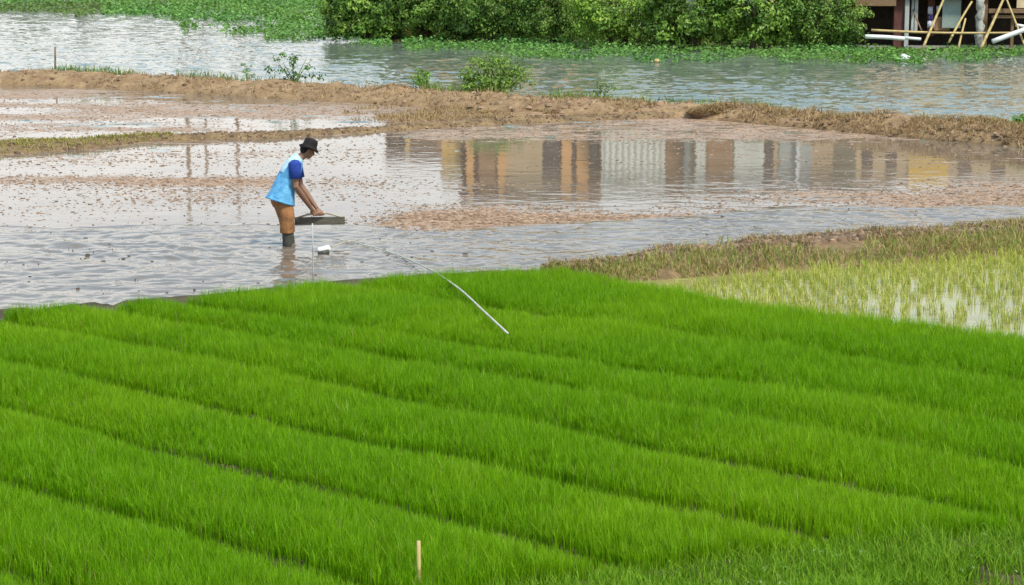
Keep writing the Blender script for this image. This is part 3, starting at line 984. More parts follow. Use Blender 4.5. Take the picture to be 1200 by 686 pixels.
# ------------------------------------------------------------------ floating water plants and far bank
MAT_PX = [(-160, -14), (-160, 13), (0, 15), (110, 19), (205, 22), (215, 39), (300, 45), (400, 50), (470, 58), (560, 62), (650, 71), (800, 74), (1000, 75), (1200, 71), (1360, 70),
          (1360, 44), (1200, 50), (1000, 50), (800, 48), (600, 42), (400, 36), (370, -14)]
n = 200000
a, b = rand_px(n, -160, 1360, -14, 76)
wob = (vnoise(a / 22, b / 4, 71) - 0.5) * 7
k = inpoly(a, b + wob, MAT_PX)
a, b = a[k], b[k]
gap = (vnoise(a / 60, b / 3.0, 72) > 0.78) | (fbm(a / 16, b / 2.2, 2, 76) > 0.65) | ((a > 205) & (a < 310) & (b > 24) & (b > 20 + 6 * vnoise(a / 20, b / 3, 78)) & (vnoise(a / 14, b / 2.0, 79) > 0.42)) | ((np.abs(b - 3) < 1.0) & (a < 140) & (vnoise(a / 30, b * 0, 73) > 0.25))
a, b = a[~gap], b[~gap]
P = atn(a, b, -0.02); n = len(P)
P[:, 2] = 0.02 + RNG.uniform(0, 1, n) ** 1.5 * (0.10 + 0.22 * vnoise(P[:, 0] * 0.5, P[:, 1] * 0.5, 74))
nr = RNG.normal(0, 0.65, (n, 3)); nr[:, 2] = np.abs(nr[:, 2]) + 0.7
sz = RNG.uniform(0.08, 0.19, n) * np.clip(P[:, 1] / 90, 0.9, 1.7)
V, F = leaves(P, sz, nr, 0.85)
pt = vnoise(a / 90, b / 9, 75)[:, None]
brn = ((a < 120) & (b > 5) & (b < 20))[:, None] * 1.0
c = pick([(0.08, 0.22, 0.05), (0.13, 0.31, 0.07), (0.045, 0.13, 0.03), (0.22, 0.42, 0.12)], n, 0.25) * (1 - 0.6 * pt) + pick([(0.15, 0.26, 0.05), (0.2, 0.3, 0.07)], n) * 0.6 * pt
c = c * (1 - 0.55 * brn) + np.array([[0.13, 0.15, 0.06]]) * 0.55 * brn
print('hyacinth', n)
tag(mesh_np('water_hyacinth', V, F, M['pad'], col=np.repeat(c, 4, 0)), 'bright green carpet of floating water plants on the channel', 'water plants', kind='stuff')

bx = np.linspace(398, 1600, 140)
bf = atn(bx, lin([(340, 34), (400, 40), (600, 46), (800, 53), (1000, 55), (1200, 55), (1600, 52)], bx))
bb = bf * np.array([1.9, 1.9, 1]);
uu = (np.linspace(0, 1, 60) ** 2)[None, :, None]
BK = bf[:, None] * (1 - uu) + bb[:, None] * uu
up = uu[..., 0] * np.ones((140, 1))
BK[..., 2] = -0.12 + 0.36 * sstep(0, 0.006, up) + 0.14 * (fbm(BK[..., 0] * 0.7, BK[..., 1] * 0.7, 4, 81) - 0.5)
BK[0, :, 2] = -0.3; BK[1, :, 2] = -0.05
tag(mesh_np('far_bank', BK.reshape(-1, 3), grid_faces(140, 60), M['bank']), kind='structure')
# grass fringe of the bank
V, F, c = grass_on(BK[:, :20], 42000, lambda P, x, y, v: (P[:, 2] > 0.0) * np.where(x > 1000, 0.5, 0.95), (0.2, 0.62), (0.02, 0.045), GREEN, (0.2, 0.8))
tag(mesh_np('bank_grass', V, F, M['grass'], col=c), 'rough green grass along the far bank under the bushes', 'grass', kind='stuff')


# ------------------------------------------------------------------ bushes
# a wood beyond the far end of the channel: above the frame, mirrored in the water
def far_wood():
    parts = []
    for q in range(46):
        x0 = -170 + q * 5.0 + random.uniform(-2, 2); y0 = 262 + random.uniform(-10, 14)
        hh = random.uniform(9.5, 14.5)
        parts.append(foliage((x0, y0, hh * 0.5), (random.uniform(3, 4.6), 3.5, hh * 0.5), 90, 12, 0.8, 1.3, [(0.06, 0.13, 0.03), (0.1, 0.18, 0.04), (0.04, 0.1, 0.025)]))
    V, F, c = merge(parts)
    tag(mesh_np('far_wood', V, F, M['leaf'], col=c), 'dense green wood beyond the far end of the channel', 'trees', kind='stuff')


def foliage(C, rad, nclump, nleaf, leaf, clr, cols, shell=0.55, seed=0):
    """leaf clumps through the crown's volume"""
    th = RNG.uniform(0, 6.28, nclump); cz = RNG.uniform(0, 1, nclump) ** 1.25 * 2 - 1
    rr = (shell + (1 - shell) * RNG.uniform(0, 1, nclump)) * RNG.uniform(0.8, 1.14, nclump)
    s_ = np.maximum(0, 1 - np.abs(cz) ** np.where(cz < 0, 5.0, 2.0)) ** 0.5
    D = np.stack([np.cos(th) * s_, np.sin(th) * s_, cz], -1)
    CC = np.array(C) + D * rr[:, None] * np.array(rad)
    cl = RNG.uniform(0.6, 1.3, nclump) * clr
    ccol = pick(cols, nclump, 0.36)
    i = np.repeat(np.arange(nclump), nleaf)
    m = len(i)
    dv = RNG.normal(0, 1, (m, 3)); dv /= np.linalg.norm(dv, axis=1, keepdims=True)
    P = CC[i] + dv * (cl[i] * RNG.uniform(0.35, 1.0, m) ** 0.6)[:, None] * np.array([1, 1, 0.8])
    nr = D[i] * 0.5 + dv * 0.7 + RNG.normal(0, 0.45, (m, 3)) + np.array([0, 0, 0.55])
    V, F = leaves(P, RNG.uniform(0.7, 1.3, m) * leaf, nr, 0.55)
    c = ccol[i] * RNG.uniform(0.8, 1.2, (m, 1))
    return V, F, np.repeat(c, 4, 0)


def bush(px, ybase, wid, hgt, dep, label, cols, cat='bush', group=None, z0=0.2, nclump=360, nleaf=40, leaf=0.15, clr=0.36, name='bush', stems=7):
    b0 = at(px, ybase, z0)
    r = empty(name, b0, label, cat, group)
    C = (b0.x, b0.y + dep * 0.2, z0 + hgt * 0.52)
    V, F, c = foliage(C, (wid * 0.56, dep / 2, hgt * 0.52), nclump, nleaf, leaf, clr, cols)
    k = V.reshape(-1, 4, 3)[:, :, 2].min(1) > z0 - 0.05
    kv = np.repeat(k, 4)
    V2 = V[kv]; c2 = c[kv]; m = int(k.sum())
    i = np.arange(m)[:, None] * 4
    F2 = np.concatenate([i + np.array([[0, 1, 2]]), i + np.array([[0, 2, 3]])], 0)
    mesh_np('foliage', V2, F2, M['leaf'], r, col=c2)
    st = MB()
    for q in range(stems):
        an = random.uniform(0, 6.28); sp_ = random.uniform(0.15, 0.75)
        tip = Vector((C[0] + math.cos(an) * wid / 2 * sp_, C[1] + math.sin(an) * dep / 2 * sp_, z0 + hgt * random.uniform(0.5, 0.92)))
        base = Vector((b0.x + random.uniform(-.25, .25) * wid * 0.4, C[1] + random.uniform(-.2, .2), z0 - 0.15))
        mid = base.lerp(tip, 0.5) + Vector((random.uniform(-.1, .1), random.uniform(-.1, .1), 0.12 * hgt * 0.3))
        rr = 0.018 * hgt + 0.006
        st.loft([base, mid, tip], [rr, rr * 0.7, rr * 0.3], seg=6)
    st.build('stem', M['bark'] if hgt > 1.4 else M['greenstem'], r, smooth=True)
    return r


DK = [(0.11, 0.22, 0.035), (0.18, 0.31, 0.05), (0.25, 0.39, 0.07), (0.08, 0.17, 0.03)]
MD = [(0.14, 0.26, 0.035), (0.20, 0.34, 0.05), (0.27, 0.42, 0.07), (0.09, 0.19, 0.03)]
LT = [(0.20, 0.35, 0.04), (0.28, 0.43, 0.06), (0.34, 0.48, 0.08), (0.13, 0.26, 0.035)]
BG = 'bushes crowded along the far bank'
for args in [
    (425, 43, 3.4, 2.6, 2.8, 'light green bush at the left end of the thicket on the far bank', MD),
    (464, 42.5, 2.6, 2.7, 2.4, 'narrow dark bush wedged between the two leftmost bushes of the thicket', DK),
    (540, 43.5, 2.8, 2.8, 2.4, 'narrow green bush just left of the one behind the round levee bush', MD),
    (500, 43, 3.8, 3.0, 3.2, 'dark green bush with deep gaps, third from the left end of the thicket', DK),
    (580, 45, 3.8, 2.9, 3.2, 'dark bush directly behind the round bush on the levee', DK),
    (655, 47, 3.6, 3.1, 3.2, 'bushy dark green shrub just left of the bright bush in the thicket', DK),
    (728, 51, 4.2, 3.0, 3.4, 'bright yellow green bush bulging forward in the middle of the thicket', LT),
    (812, 53, 4.0, 3.1, 3.2, 'mid green bush right of the bright bulging bush in the thicket', MD),
    (892, 54, 4.0, 3.2, 3.2, 'full green bush second from the right end of the thicket', MD),
    (965, 54, 3.4, 2.7, 3.0, 'dark green bush at the right end of the thicket beside the house', DK),
]:
    bush(*args, group=BG, leaf=random.uniform(0.11, 0.2), clr=random.uniform(0.28, 0.46))

far_wood()
# plants standing on the far levee
bush(346, 97, 1.45, 0.85, 0.6, 'leafy plant with two spread stems on the far levee, left of the man\'s line', [(0.08, 0.19, 0.04), (0.13, 0.26, 0.06)], 'plant', None, 0.3, 22, 16, 0.10, 0.14, 'levee_plant', 6)
bush(290, 91, 0.5, 0.42, 0.4, 'pale thin plant on the far levee next to the two stemmed plant', [(0.22, 0.32, 0.12), (0.3, 0.38, 0.18)], 'plant', None, 0.3, 10, 10, 0.08, 0.1, 'levee_plant', 4)
bush(495, 107, 0.66, 0.6, 0.5, 'small upright green shrub left of the round levee bush', [(0.14, 0.28, 0.045), (0.20, 0.34, 0.06)], 'plant', None, 0.25, 22, 18, 0.08, 0.13, 'levee_plant', 6)
bush(580, 111, 1.85, 1.02, 0.9, 'round leafy green bush standing alone on the far levee', [(0.20, 0.34, 0.06), (0.28, 0.42, 0.08), (0.15, 0.27, 0.045)], 'bush', None, 0.25, 120, 26, 0.085, 0.17, 'levee_bush', 12)
bush(705, 116, 0.8, 0.45, 0.5, 'sparse grey green plant on the levee right of the round bush', [(0.16, 0.24, 0.08), (0.22, 0.29, 0.12)], 'plant', None, 0.25, 12, 14, 0.08, 0.12, 'levee_plant', 5)
bush(1203, 152, 0.5, 0.35, 0.4, 'low green clump of leaves beside the large straw heap', [(0.10, 0.24, 0.03), (0.15, 0.3, 0.05)], 'plant', None, 0.25, 22, 20, 0.07, 0.1, 'levee_plant', 4)


# ------------------------------------------------------------------ buildings on the far bank
def zr(y, D):
    """height whose mirror image lies at photo row y"""
    return (y + 52) / FPX * D - H


def bxp(m, x0, x1, z0, z1, Yf, dep):
    """box between photo columns x0..x1 at depth Yf"""
    k = Yf / FPX
    return m.box(((x0 - CX) * k, Yf, z0), ((x1 - CX) * k, Yf + dep, z1))


D1 = 96.0
# ochre house
kx = D1 / FPX
h1 = zr(241, D1)
b = empty('ochre_house', ((620 - CX) * kx, D1, 0.1), 'two storey ochre house with paired pillars behind the thicket', 'house')
bxp(MB(), 541, 703, 0.1, h1 - 0.2, D1, 7).build('wall', M['greywall'], b)
for x0, x1 in ((546, 555), (583, 592), (658, 670), (676, 690)):
    bxp(MB(), x0, x1, 0.1, h1 - 0.25, D1 - 0.22, 0.215).build('pillar', M['orange'], b, bevel=0.02)
bxp(MB(), 541.5, 545.5, 0.1, h1 - 0.3, D1 - 0.08, 0.075).build('corner_board', M['redwood'], b)
bxp(MB(), 561, 582, 2.9, h1 - 0.3, D1 - 0.1, 0.095).build('wall_panel', M['brownwall'], b)
bxp(MB(), 556, 560, 2.9, h1 - 0.3, D1 - 0.12, 0.115).build('window_post', M['redwood'], b)
for x0, x1, m_ in ((637, 657, 'glass'), (671, 675, 'glass'), (692, 702, 'glass')):
    f = bxp(MB(), x0, x1, 4.2, 6.6, D1 - 0.06, 0.055).build('window', M['redwood'], b)
    bxp(MB(), x0 + 1, x1 - 1, 4.35, 6.45, D1 - 0.09, 0.028).build('pane', M[m_], f)
rf = MB(); bxp(rf, 538, 706, h1 - 0.2, h1, D1 - 0.6, 8.2); rf.build('roof', M['roof'], b)
# low wing with dark windows
b = empty('low_wing', ((495 - CX) * kx, D1, 0.1), 'low brown annex with dark windows left of the ochre house', 'house')
h2 = zr(186, D1)
bxp(MB(), 452, 516, 0.1, h2 - 0.15, D1, 5).build('wall', M['brownwall'], b)
for x0, x1 in ((455, 464), (467, 474)):
    f = bxp(MB(), x0, x1, 3.6, h2 - 0.4, D1 - 0.06, 0.055).build('window', M['redwood'], b)
    bxp(MB(), x0 + .8, x1 - .8, 3.75, h2 - 0.55, D1 - 0.09, 0.028).build('pane', M['glass'], f)
bxp(MB(), 475, 480, 0.1, h2 - 0.2, D1 - 0.2, 0.195).build('pillar', M['ochre'], b)
bxp(MB(), 448, 518, h2 - 0.15, h2, D1 - 0.5, 6).build('roof', M['roof'], b)
b = empty('stair_tower', ((528 - CX) * kx, D1, 0.1), 'narrow yellow plastered stair tower at the corner of the ochre house', 'tower')
h3 = zr(212, D1)
bxp(MB(), 517, 540, 0.1, h3 - 0.12, D1 + 0.3, 3).build('wall', M['ochre'], b)
f = bxp(MB(), 523, 533, 3.9, 4.7, D1 + 0.24, 0.055).build('window', M['redwood'], b)
bxp(MB(), 524, 532, 4.0, 4.6, D1 + 0.21, 0.028).build('pane', M['glass'], f)
bxp(MB(), 515.5, 540.6, h3 - 0.12, h3, D1 + 0.1, 3.4).build('roof', M['concrete'], b)


def corrugated(m, x0, x1, z0, z1, Yf, pitch=0.28, amp=0.05):
    k = Yf / FPX
    X0, X1 = (x0 - CX) * k, (x1 - CX) * k
    nn = int((X1 - X0) / pitch * 4)
    base = len(m.v)
    for i in range(nn + 1):
        X_ = X0 + (X1 - X0) * i / nn
        yy = Yf + amp * math.sin(2 * math.pi * i / 4.0 + 0.4)
        m.v += [Vector((X_, yy, z0)), Vector((X_, yy, z1)), Vector((X_, yy + 0.15, z0)), Vector((X_, yy + 0.15, z1))]
    for i in range(nn):
        q = base + i * 4
        m.f += [[q, q + 4, q + 5, q + 1], [q + 2, q + 3, q + 7, q + 6], [q + 1, q + 5, q + 7, q + 3], [q, q + 2, q + 6, q + 4]]
    m.f += [[base, base + 1, base + 3, base + 2], [base + nn * 4, base + nn * 4 + 2, base + nn * 4 + 3, base + nn * 4 + 1]]
    return m


# zinc clad shed
D2 = 94.0
b = empty('zinc_shed', ((755 - CX) * D2 / FPX, D2, 0.1), 'tall pale shed clad in upright zinc sheets behind the thicket', 'shed')
h4 = zr(231, D2)
bxp(MB(), 705, 812, 0.1, h4 - 0.2, D2 + 0.25, 7).build('wall', M['greywall'], b)
corrugated(MB(), 705, 780, 0.1, h4 - 0.2, D2).build('zinc_cladding', M['zinc'], b)
corrugated(MB(), 802, 812, 0.1, h4 - 0.2, D2).build('zinc_cladding', M['zinc'], b)
bxp(MB(), 781, 801, 0.1, h4 - 0.25, D2 + 0.1, 0.145).build('wall_panel', M['brownwall'], b)
bxp(MB(), 704, 813, h4 - 0.2, h4, D2 - 0.4, 8).build('roof', M['zinc'], b)
# grey row house
D3 = 93.0
b = empty('grey_row_house', ((915 - CX) * D3 / FPX, D3, 0.1), 'grey plastered row house with mixed panels and a white post', 'house')
h5 = zr(227, D3)
bxp(MB(), 815, 1046, 0.1, h5 - 0.2, D3, 7).build('wall', M['greywall'], b)
bxp(MB(), 816, 827, 0.1, h5 - 0.25, D3 - 0.1, 0.095).build('wall_panel', M['zinc'], b)
bxp(MB(), 830, 858, 0.1, h5 - 0.25, D3 - 0.08, 0.075).build('wall_panel', M['brownwall'], b)
bxp(MB(), 861, 896, 0.1, h5 - 0.25, D3 - 0.08, 0.075).build('wall_panel', M['zinc'], b)
f = bxp(MB(), 897, 907, 3.9, h5 - 0.5, D3 - 0.06, 0.055).build('window', M['redwood'], b)
bxp(MB(), 898, 906, 4.0, h5 - 0.6, D3 - 0.09, 0.028).build('pane', M['glass'], f)
bxp(MB(), 914, 952, 0.1, h5 - 0.25, D3 - 0.07, 0.065).build('wall_panel', M['greypost'], b)
bxp(MB(), 934, 938, 0.1, h5 - 0.22, D3 - 0.3, 0.2).build('post', M['pvc'], b)
bxp(MB(), 1034, 1045, 0.1, h5 - 0.22, D3 - 0.2, 0.195).build('post', M['greypost'], b)
bxp(MB(), 813, 1048, h5 - 0.2, h5, D3 - 0.5, 8).build('roof', M['concrete'], b)

# ------------------------------------------------------------------ timber house at the right (lower part in the picture)
D4 = 84.0
k4 = D4 / FPX


def X4(x): return (x - CX) * k4
def Z4(y, D=D4): return pd(600, y, D).z


hs = empty('timber_house', (X4(1120), D4, 0.15), 'ramshackle timber house on posts at the right end of the far bank', 'house')
h6 = zr(222, D4)
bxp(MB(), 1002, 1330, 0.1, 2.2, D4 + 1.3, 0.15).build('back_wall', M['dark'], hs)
bxp(MB(), 1002, 1330, 0.05, 0.16, D4 - 0.1, 1.38).build('floor_slab', M['concrete'], hs)
um = MB(); bxp(um, 1004, 1330, 2.26, h6 - 0.3, D4 + 0.1, 6)
um.build('upper_wall', M['greywall'], hs)
fb = MB(); bxp(fb, 998, 1046, 1.78, 2.02, D4 - 0.5, 1.75)
fb.build('floor_beam', M['wood'], hs, bevel=0.015)
bxp(MB(), 1000, 1330, 2.06, 2.25, D4 - 0.45, 6.4).build('upper_floor', M['wood'], hs)
bxp(MB(), 1044, 1056, 0.1, 2.05, D4 - 0.2, 0.3).build('pillar', M['redwood'], hs, bevel=0.01)
bxp(MB(), 1056.5, 1061.5, 0.0, 2.05, D4 - 0.32, 0.18).build('post', M['greypost'], hs, bevel=0.01)
for x0, x1 in ((1064, 1067), (1068, 1071.5)):
    bxp(MB(), x0, x1, 0.7, 2.05, D4 - 0.12, 0.08).build('slat', M['greypost'], hs)
bxp(MB(), 1083, 1091, 0.55, 2.05, D4 + 0.2, 0.12).build('post', M['redwood'], hs)
bxp(MB(), 1100, 1121.5, Z4(33), 2.05, D4 - 0.1, 0.06).build('wall_panel', M['greenpanel'], hs, bevel=0.01)
bxp(MB(), 1091, 1109, Z4(36), Z4(20), D4 + 0.05, 0.05).build('low_board', M['brownwall'], hs)
pm = MB()
pts = []; rr = []
for i in range(12):
    z = 0.02 + i * 0.19
    pts.append((X4(1140) + 0.03 * math.sin(i * 1.7), D4 - 0.6 + 0.02 * math.cos(i * 2.1), z)); rr.append(0.17 + 0.025 * math.sin(i * 2.9))
pm.loft(pts, rr, seg=10).build('round_post', M['mottled'], hs, smooth=True)
bxp(MB(), 1148, 1152.5, 0.1, 2.05, D4 - 0.35, 0.16).build('post', M['wood'], hs)
# wooden platform at the right
pf = MB()
bxp(pf, 1154, 1330, Z4(15), Z4(10), D4 - 0.75, 0.16); bxp(pf, 1158, 1330, Z4(21), Z4(17.5), D4 - 0.66, 0.14)
pf.build('platform_beam', M['wood'], hs, bevel=0.01)
for xx in (1182, 1215, 1255):
    bxp(MB(), xx - 1.7, xx + 1.7, 0.1, Z4(15.2), D4 - 0.5, 0.12).build('platform_leg', M['wood'], hs)
bxp(MB(), 1186, 1330, Z4(9), 2.04, D4 - 0.72, 0.06).build('plywood_sheet', M['plank_pale'], hs)
bxp(MB(), 1066, 1113, zr(192, D4), zr(220, D4), D4 + 0.02, 0.07).build('banner', M['yellow'], hs)
for x0, x1 in ((1012, 1024), (1040, 1052), (1125, 1140), (1165, 1180)):
    f = bxp(MB(), x0, x1, 3.7, 5.0, D4 + 0.04, 0.055).build('window', M['redwood'], hs)
    bxp(MB(), x0 + 1, x1 - 1, 3.8, 4.9, D4 + 0.01, 0.028).build('pane', M['glass'], f)
bxp(MB(), 1000, 1336, h6 - 0.3, h6 - 0.1, D4 - 0.02, 7.0).build('roof', M['roof'], hs)


def pole(name, p0, p1, r, m, label, cat, group=None, taper=0.8, nodes=True):
    p0 = Vector(p0); p1 = Vector(p1)
    L = (p1 - p0).length
    k = max(3, int(L / 0.28))
    pts, rr = [], []
    sag = Vector((random.uniform(-1, 1), random.uniform(-1, 1), random.uniform(-1, 1))) * 0.012 * L
    for i in range(k + 1):
        f = i / k
        p = p0.lerp(p1, f) + sag * math.sin(math.pi * f)
        q = r * (1 - (1 - taper) * f)
        if nodes and 0 < i < k:
            d = (p1 - p0).normalized() * r * 0.5
            pts += [p - d, p, p + d]; rr += [q, q * 1.16, q]
        else:
            pts.append(p); rr.append(q)
    o = MB().loft(pts, rr, seg=8).build(name, m, smooth=True)
    recenter(o)
    return tag(o, label, cat, group)


BPG = 'bamboo poles propped against the timber house'
for (xa, ya, xb, yb, D, r, lab) in [
    (1081, 55, 1108, -6, D4 - 1.5, 0.055, 'long leaning bamboo pole in front of the grey green panel'),
    (1112, 47, 1139, 2, D4 - 1.0, 0.05, 'bamboo pole leaning towards the mottled white post from its left'),
    (1123, 55, 1131.5, 22, D4 - 1.35, 0.045, 'short steep bamboo stick left of the mottled white post'),
    (1148, 57, 1179, -8, D4 - 1.6, 0.06, 'thick leaning bamboo pole just right of the mottled white post'),
    (1203, 56, 1179, -2, D4 - 1.45, 0.045, 'thin bamboo pole leaning left below the wooden platform'),
    (1080, 33, 1069, 8, D4 - 0.6, 0.035, 'thin dark stick leaning in the opening behind the grey post'),
]:
    pa = pd(xa, ya, D - 0.3); pa.z = max(pa.z - 0.1, 0.0)
    pole('bamboo_pole', pa, pd(xb, yb, D + 0.6), r, M['bamboo'] if r > 0.04 else M['wood'], lab, 'bamboo pole', BPG)
pole('bamboo_rail', pd(1021, 35.5, D4 - 1.25), pd(1190, 38.5, D4 - 1.25), 0.05, M['bamboo'], 'long level bamboo rail running across the front of the timber house', 'bamboo rail', None, 0.75)
pole('white_pipe', pd(1014, 43, D4 - 1.9), pd(1060, 45.5, D4 - 1.7), 0.085, M['pvc'], 'thick white pipe lying near the bushes below the bamboo rail', 'pipe', None, 1.0, False)
pole('white_pipe', pd(1060.5, 44.5, D4 - 1.55), pd(1079, 46, D4 - 1.5), 0.06, M['pvc'], 'thinner white pipe end beside the earth mound', 'pipe', None, 1.0, False)
pole('white_pipe', pd(1163, 49, D4 - 1.9), pd(1206, 33, D4 - 1.75), 0.10, M['pvc'], 'slanting white pipe below the wooden platform', 'pipe', None, 1.0, False)
pole('white_pipe', pd(1190, 29.5, D4 - 1.1), pd(1215, 34, D4 - 1.1), 0.07, M['pvc'], 'short white pipe above the slanting pipe at the right edge', 'pipe', None, 1.0, False)
# cloth hanging in the opening
cb = empty('hanging_cloth', (X4(1087), D4 - 0.05, 0.55), 'pale lilac and violet cloth hanging in the dark opening', 'cloth')
for x0, x1, y0, y1, mm, nm in ((1083, 1088, 8, 17, 'cloth', 'cloth_fold'), (1083.5, 1088.5, 17.5, 24, 'bluecloth', 'cloth_fold'), (1083, 1091, 24.5, 33, 'cloth', 'cloth_fold'), (1092.5, 1095.5, 7, 14, 'cloth', 'cloth_fold')):
    m = MB(); kk = 9
    for i in range(kk + 1):
        f = i / kk
        xx = X4(x0 + (x1 - x0) * f); yy = D4 - 0.06 + 0.03 * math.sin(f * 9 + x0)
        zt, zb = Z4(y0), Z4(y1) + 0.03 * math.sin(f * 7)
        m.v += [Vector((xx, yy, zb)), Vector((xx, yy + 0.01, zt)), Vector((xx, yy + 0.05, zb)), Vector((xx, yy + 0.05, zt))]
    for i in range(kk):
        q = i * 4
        m.f += [[q, q + 4, q + 5, q + 1], [q + 2, q + 3, q + 7, q + 6], [q + 1, q + 5, q + 7, q + 3], [q, q + 2, q + 6, q + 4]]
    m.build(nm, M[mm], cb, smooth=True)
# earth mound in front of the house
m = MB(); c0 = at(1095, 53, 0.1)
m.ball((c0.x, c0.y + 0.8, 0.12), (0.65, 0.5, 0.42), seg=24, rings=12)
for v in m.v:
    v += Vector([(float(fbm(v.x * 4 + i, v.z * 4 + v.y, 3, 60 + i)) - 0.5) * 0.16 for i in range(3)])
o = m.build('earth_mound', M['levee_dark']); recenter(o); tag(o, 'low brown mound of earth under the bamboo rail', 'mound')
# floating litter
c0 = at(1061, 71)
m = MB(); m.ball((c0.x, c0.y, 0.07), (0.21, 0.13, 0.13), seg=16, rings=9)
m.ball((c0.x - 0.1, c0.y - 0.02, 0.13), (0.10, 0.09, 0.10), seg=12, rings=7)
for v in m.v:
    v += Vector([(float(fbm(v.x * 12 + i, v.z * 12 + v.y * 5, 2, 50 + i)) - 0.5) * 0.06 for i in range(3)])
o = m.build('floating_litter', M['pvc'], smooth=True); recenter(o); tag(o, 'white crumpled lump of litter at the edge of the floating plants', 'litter')
c0 = at(1083, 72)
m = MB(); m.ball((c0.x, c0.y, 0.04), (0.09, 0.07, 0.06), seg=12, rings=7)
o = m.build('floating_litter', M['mottled'], smooth=True); recenter(o); tag(o, 'tiny pale scrap of litter right of the white lump', 'litter')
c0 = at(770, 73)
m = MB(); m.ball((c0.x, c0.y, 0.04), (0.12, 0.08, 0.08), seg=12, rings=7)
o = m.build('floating_litter', M['bamboo'], smooth=True); recenter(o); tag(o, 'small yellowish scrap of litter below the bright bulging bush', 'litter')

# tall poles far beyond the channel, seen only mirrored in the paddy
for px_, yr, D, rr, lab in ((220, 262, 205, 0.28, 'tallest dark pole mirrored in the paddy left of the man'), (241, 240, 212, 0.20, 'thin pole mirrored between two thicker ones left of the man'),
                           (278, 258, 208, 0.22, 'pole mirrored nearest to the man\'s back'), (100, 150, 200, 0.55, 'pale broad column mirrored near the far levee at left')):
    p0 = Vector(((px_ - CX) * D / FPX, D, -0.4))
    ht = zr(yr, D)
    r = empty('utility_pole', p0, lab, 'pole')
    MB().loft([p0, p0 + Vector((0, 0, ht * 0.5)), p0 + Vector((0, 0, ht))], [rr, rr * 0.8, rr * 0.6], seg=12).build('shaft', M['concrete'] if px_ < 150 else M['wood'], r, smooth=True)
    MB().beam(p0 + Vector((-0.9, 0, ht - 0.6)), p0 + Vector((0.9, 0, ht - 0.6)), 0.12, 0.14).build('crossarm', M['wood'], r)

# ------------------------------------------------------------------ small things
def stake(px, ytop, ybase, r, m, label, z0=0.0, lean=0.0, cat='stake'):
    b0 = at(px, ybase, z0)
    t0 = pd(px + lean, ytop, b0.y)
    return pole('stake', b0 - Vector((0, 0, 0.15)), t0, r, m, label, cat, None, 0.9)


stake(64.5, 55, 81, 0.032, M['wood'], 'thin dark post standing on the far levee at left', 0.28)
stake(367, 262, 333, 0.009, M['greypost'], 'thin pale stake standing in the water in front of the man', 0.0, -1)
stake(490.5, 634, 704, 0.0125, M['bamboo'], 'yellow bamboo stake in the front seedling bed', 0.05)

# long white hose from the water across the seedling tops
hp = [(389, 279.6, 0.02), (409, 283.2, 0.02), (430, 288, 0.02), (449, 293, 0.02), (476, 303, 0.03), (498, 313, 0.10), (514, 322, 0.21), (540, 340, 0.26), (568, 366, 0.265), (595, 391, 0.25)]
pts = [at(x, y, z) for x, y, z in hp]
sm = []
for i in range(len(pts) - 1):
    for q in range(5):
        f = q / 5
        p_1 = pts[max(i - 1, 0)]; p0_ = pts[i]; p1_ = pts[i + 1]; p2_ = pts[min(i + 2, len(pts) - 1)]
        sm.append(0.5 * ((2 * p0_) + (p1_ - p_1) * f + (2 * p_1 - 5 * p0_ + 4 * p1_ - p2_) * f * f + (3 * p0_ - p_1 - 3 * p1_ + p2_) * f ** 3))
sm.append(pts[-1])
o = MB().loft(sm, [0.006 + 0.006 * i / len(sm) for i in range(len(sm))], seg=8).build('hose', M['hose'], smooth=True)
recenter(o); tag(o, 'long thin white hose curving from the water onto the seedlings', 'hose')

# white scoop lying in the water
c0 = at(379.5, 297)
sc_ = empty('scoop', c0, 'small white scoop with a thin dark handle lying in the rippled water', 'scoop')
m = MB(); ax = Vector((0.94, 0.3, 0.14)).normalized()
m.loft([c0 + ax * -0.085 + Vector((0, 0, 0.045)), c0 + ax * -0.06 + Vector((0, 0, 0.05)), c0 + ax * 0.07 + Vector((0, 0, 0.05)), c0 + ax * 0.085 + Vector((0, 0, 0.055))],
       [(0.025, 0.025), (0.042, 0.04), (0.046, 0.042), (0.04, 0.036)], side=(0, 0, 1), seg=14)
m.build('bowl', M['pvc'], sc_, smooth=True)
MB().loft([c0 + ax * -0.07 + Vector((0, -0.045, 0.012)), c0 + ax * 0.07 + Vector((0, -0.045, 0.016))], [0.03, 0.03], seg=10).build('rim', M['boot'], sc_, smooth=True)
MB().loft([c0 + ax * 0.08 + Vector((0, 0, 0.05)), at(400, 285, 0.09), at(420, 282, 0.03)], [0.009, 0.008, 0.006], seg=8).build('handle', M['bamboo_old'], sc_, smooth=True)

# ------------------------------------------------------------------ the man
G0 = at(337, 287)
ROT = R(20)
Fv = Vector((math.cos(ROT), math.sin(ROT), 0)); Lv = Vector((-math.sin(ROT), math.cos(ROT), 0)); Uv = Vector((0, 0, 1))
SCL = 89.0


def J(px, py, l=0.0, f_off=0.0):
    """joint from its place in the photo; l = metres towards the man's left (away from us)"""
    f = (px - 337) / SCL / math.cos(ROT) + l * math.tan(ROT)
    p = G0 + Fv * (f + f_off) + Lv * l
    # height so that the joint lies on that photo row at its own distance
    p.z = pd(600, py, p.y).z
    return p


man = empty('person', G0, 'man in black hat, blue shirt and brown trousers bending over a levelling board', 'person')
hipc = J(331, 231); waist = J(335, 217); chest = J(342, 202); shc = J(347.5, 192); neckb = J(351, 186.5); neckt = J(357.5, 181.5); head = J(362, 175.5)
head_f = (Fv * 0.86 - Uv * 0.5).normalized(); head_u = (Uv * 0.86 + Fv * 0.5).normalized()
rsh = J(348.5, 192.5, -0.165); lsh = J(346.5, 190.5, 0.165)
relb = J(349.5, 219, -0.21); lelb = J(351, 217, 0.19)
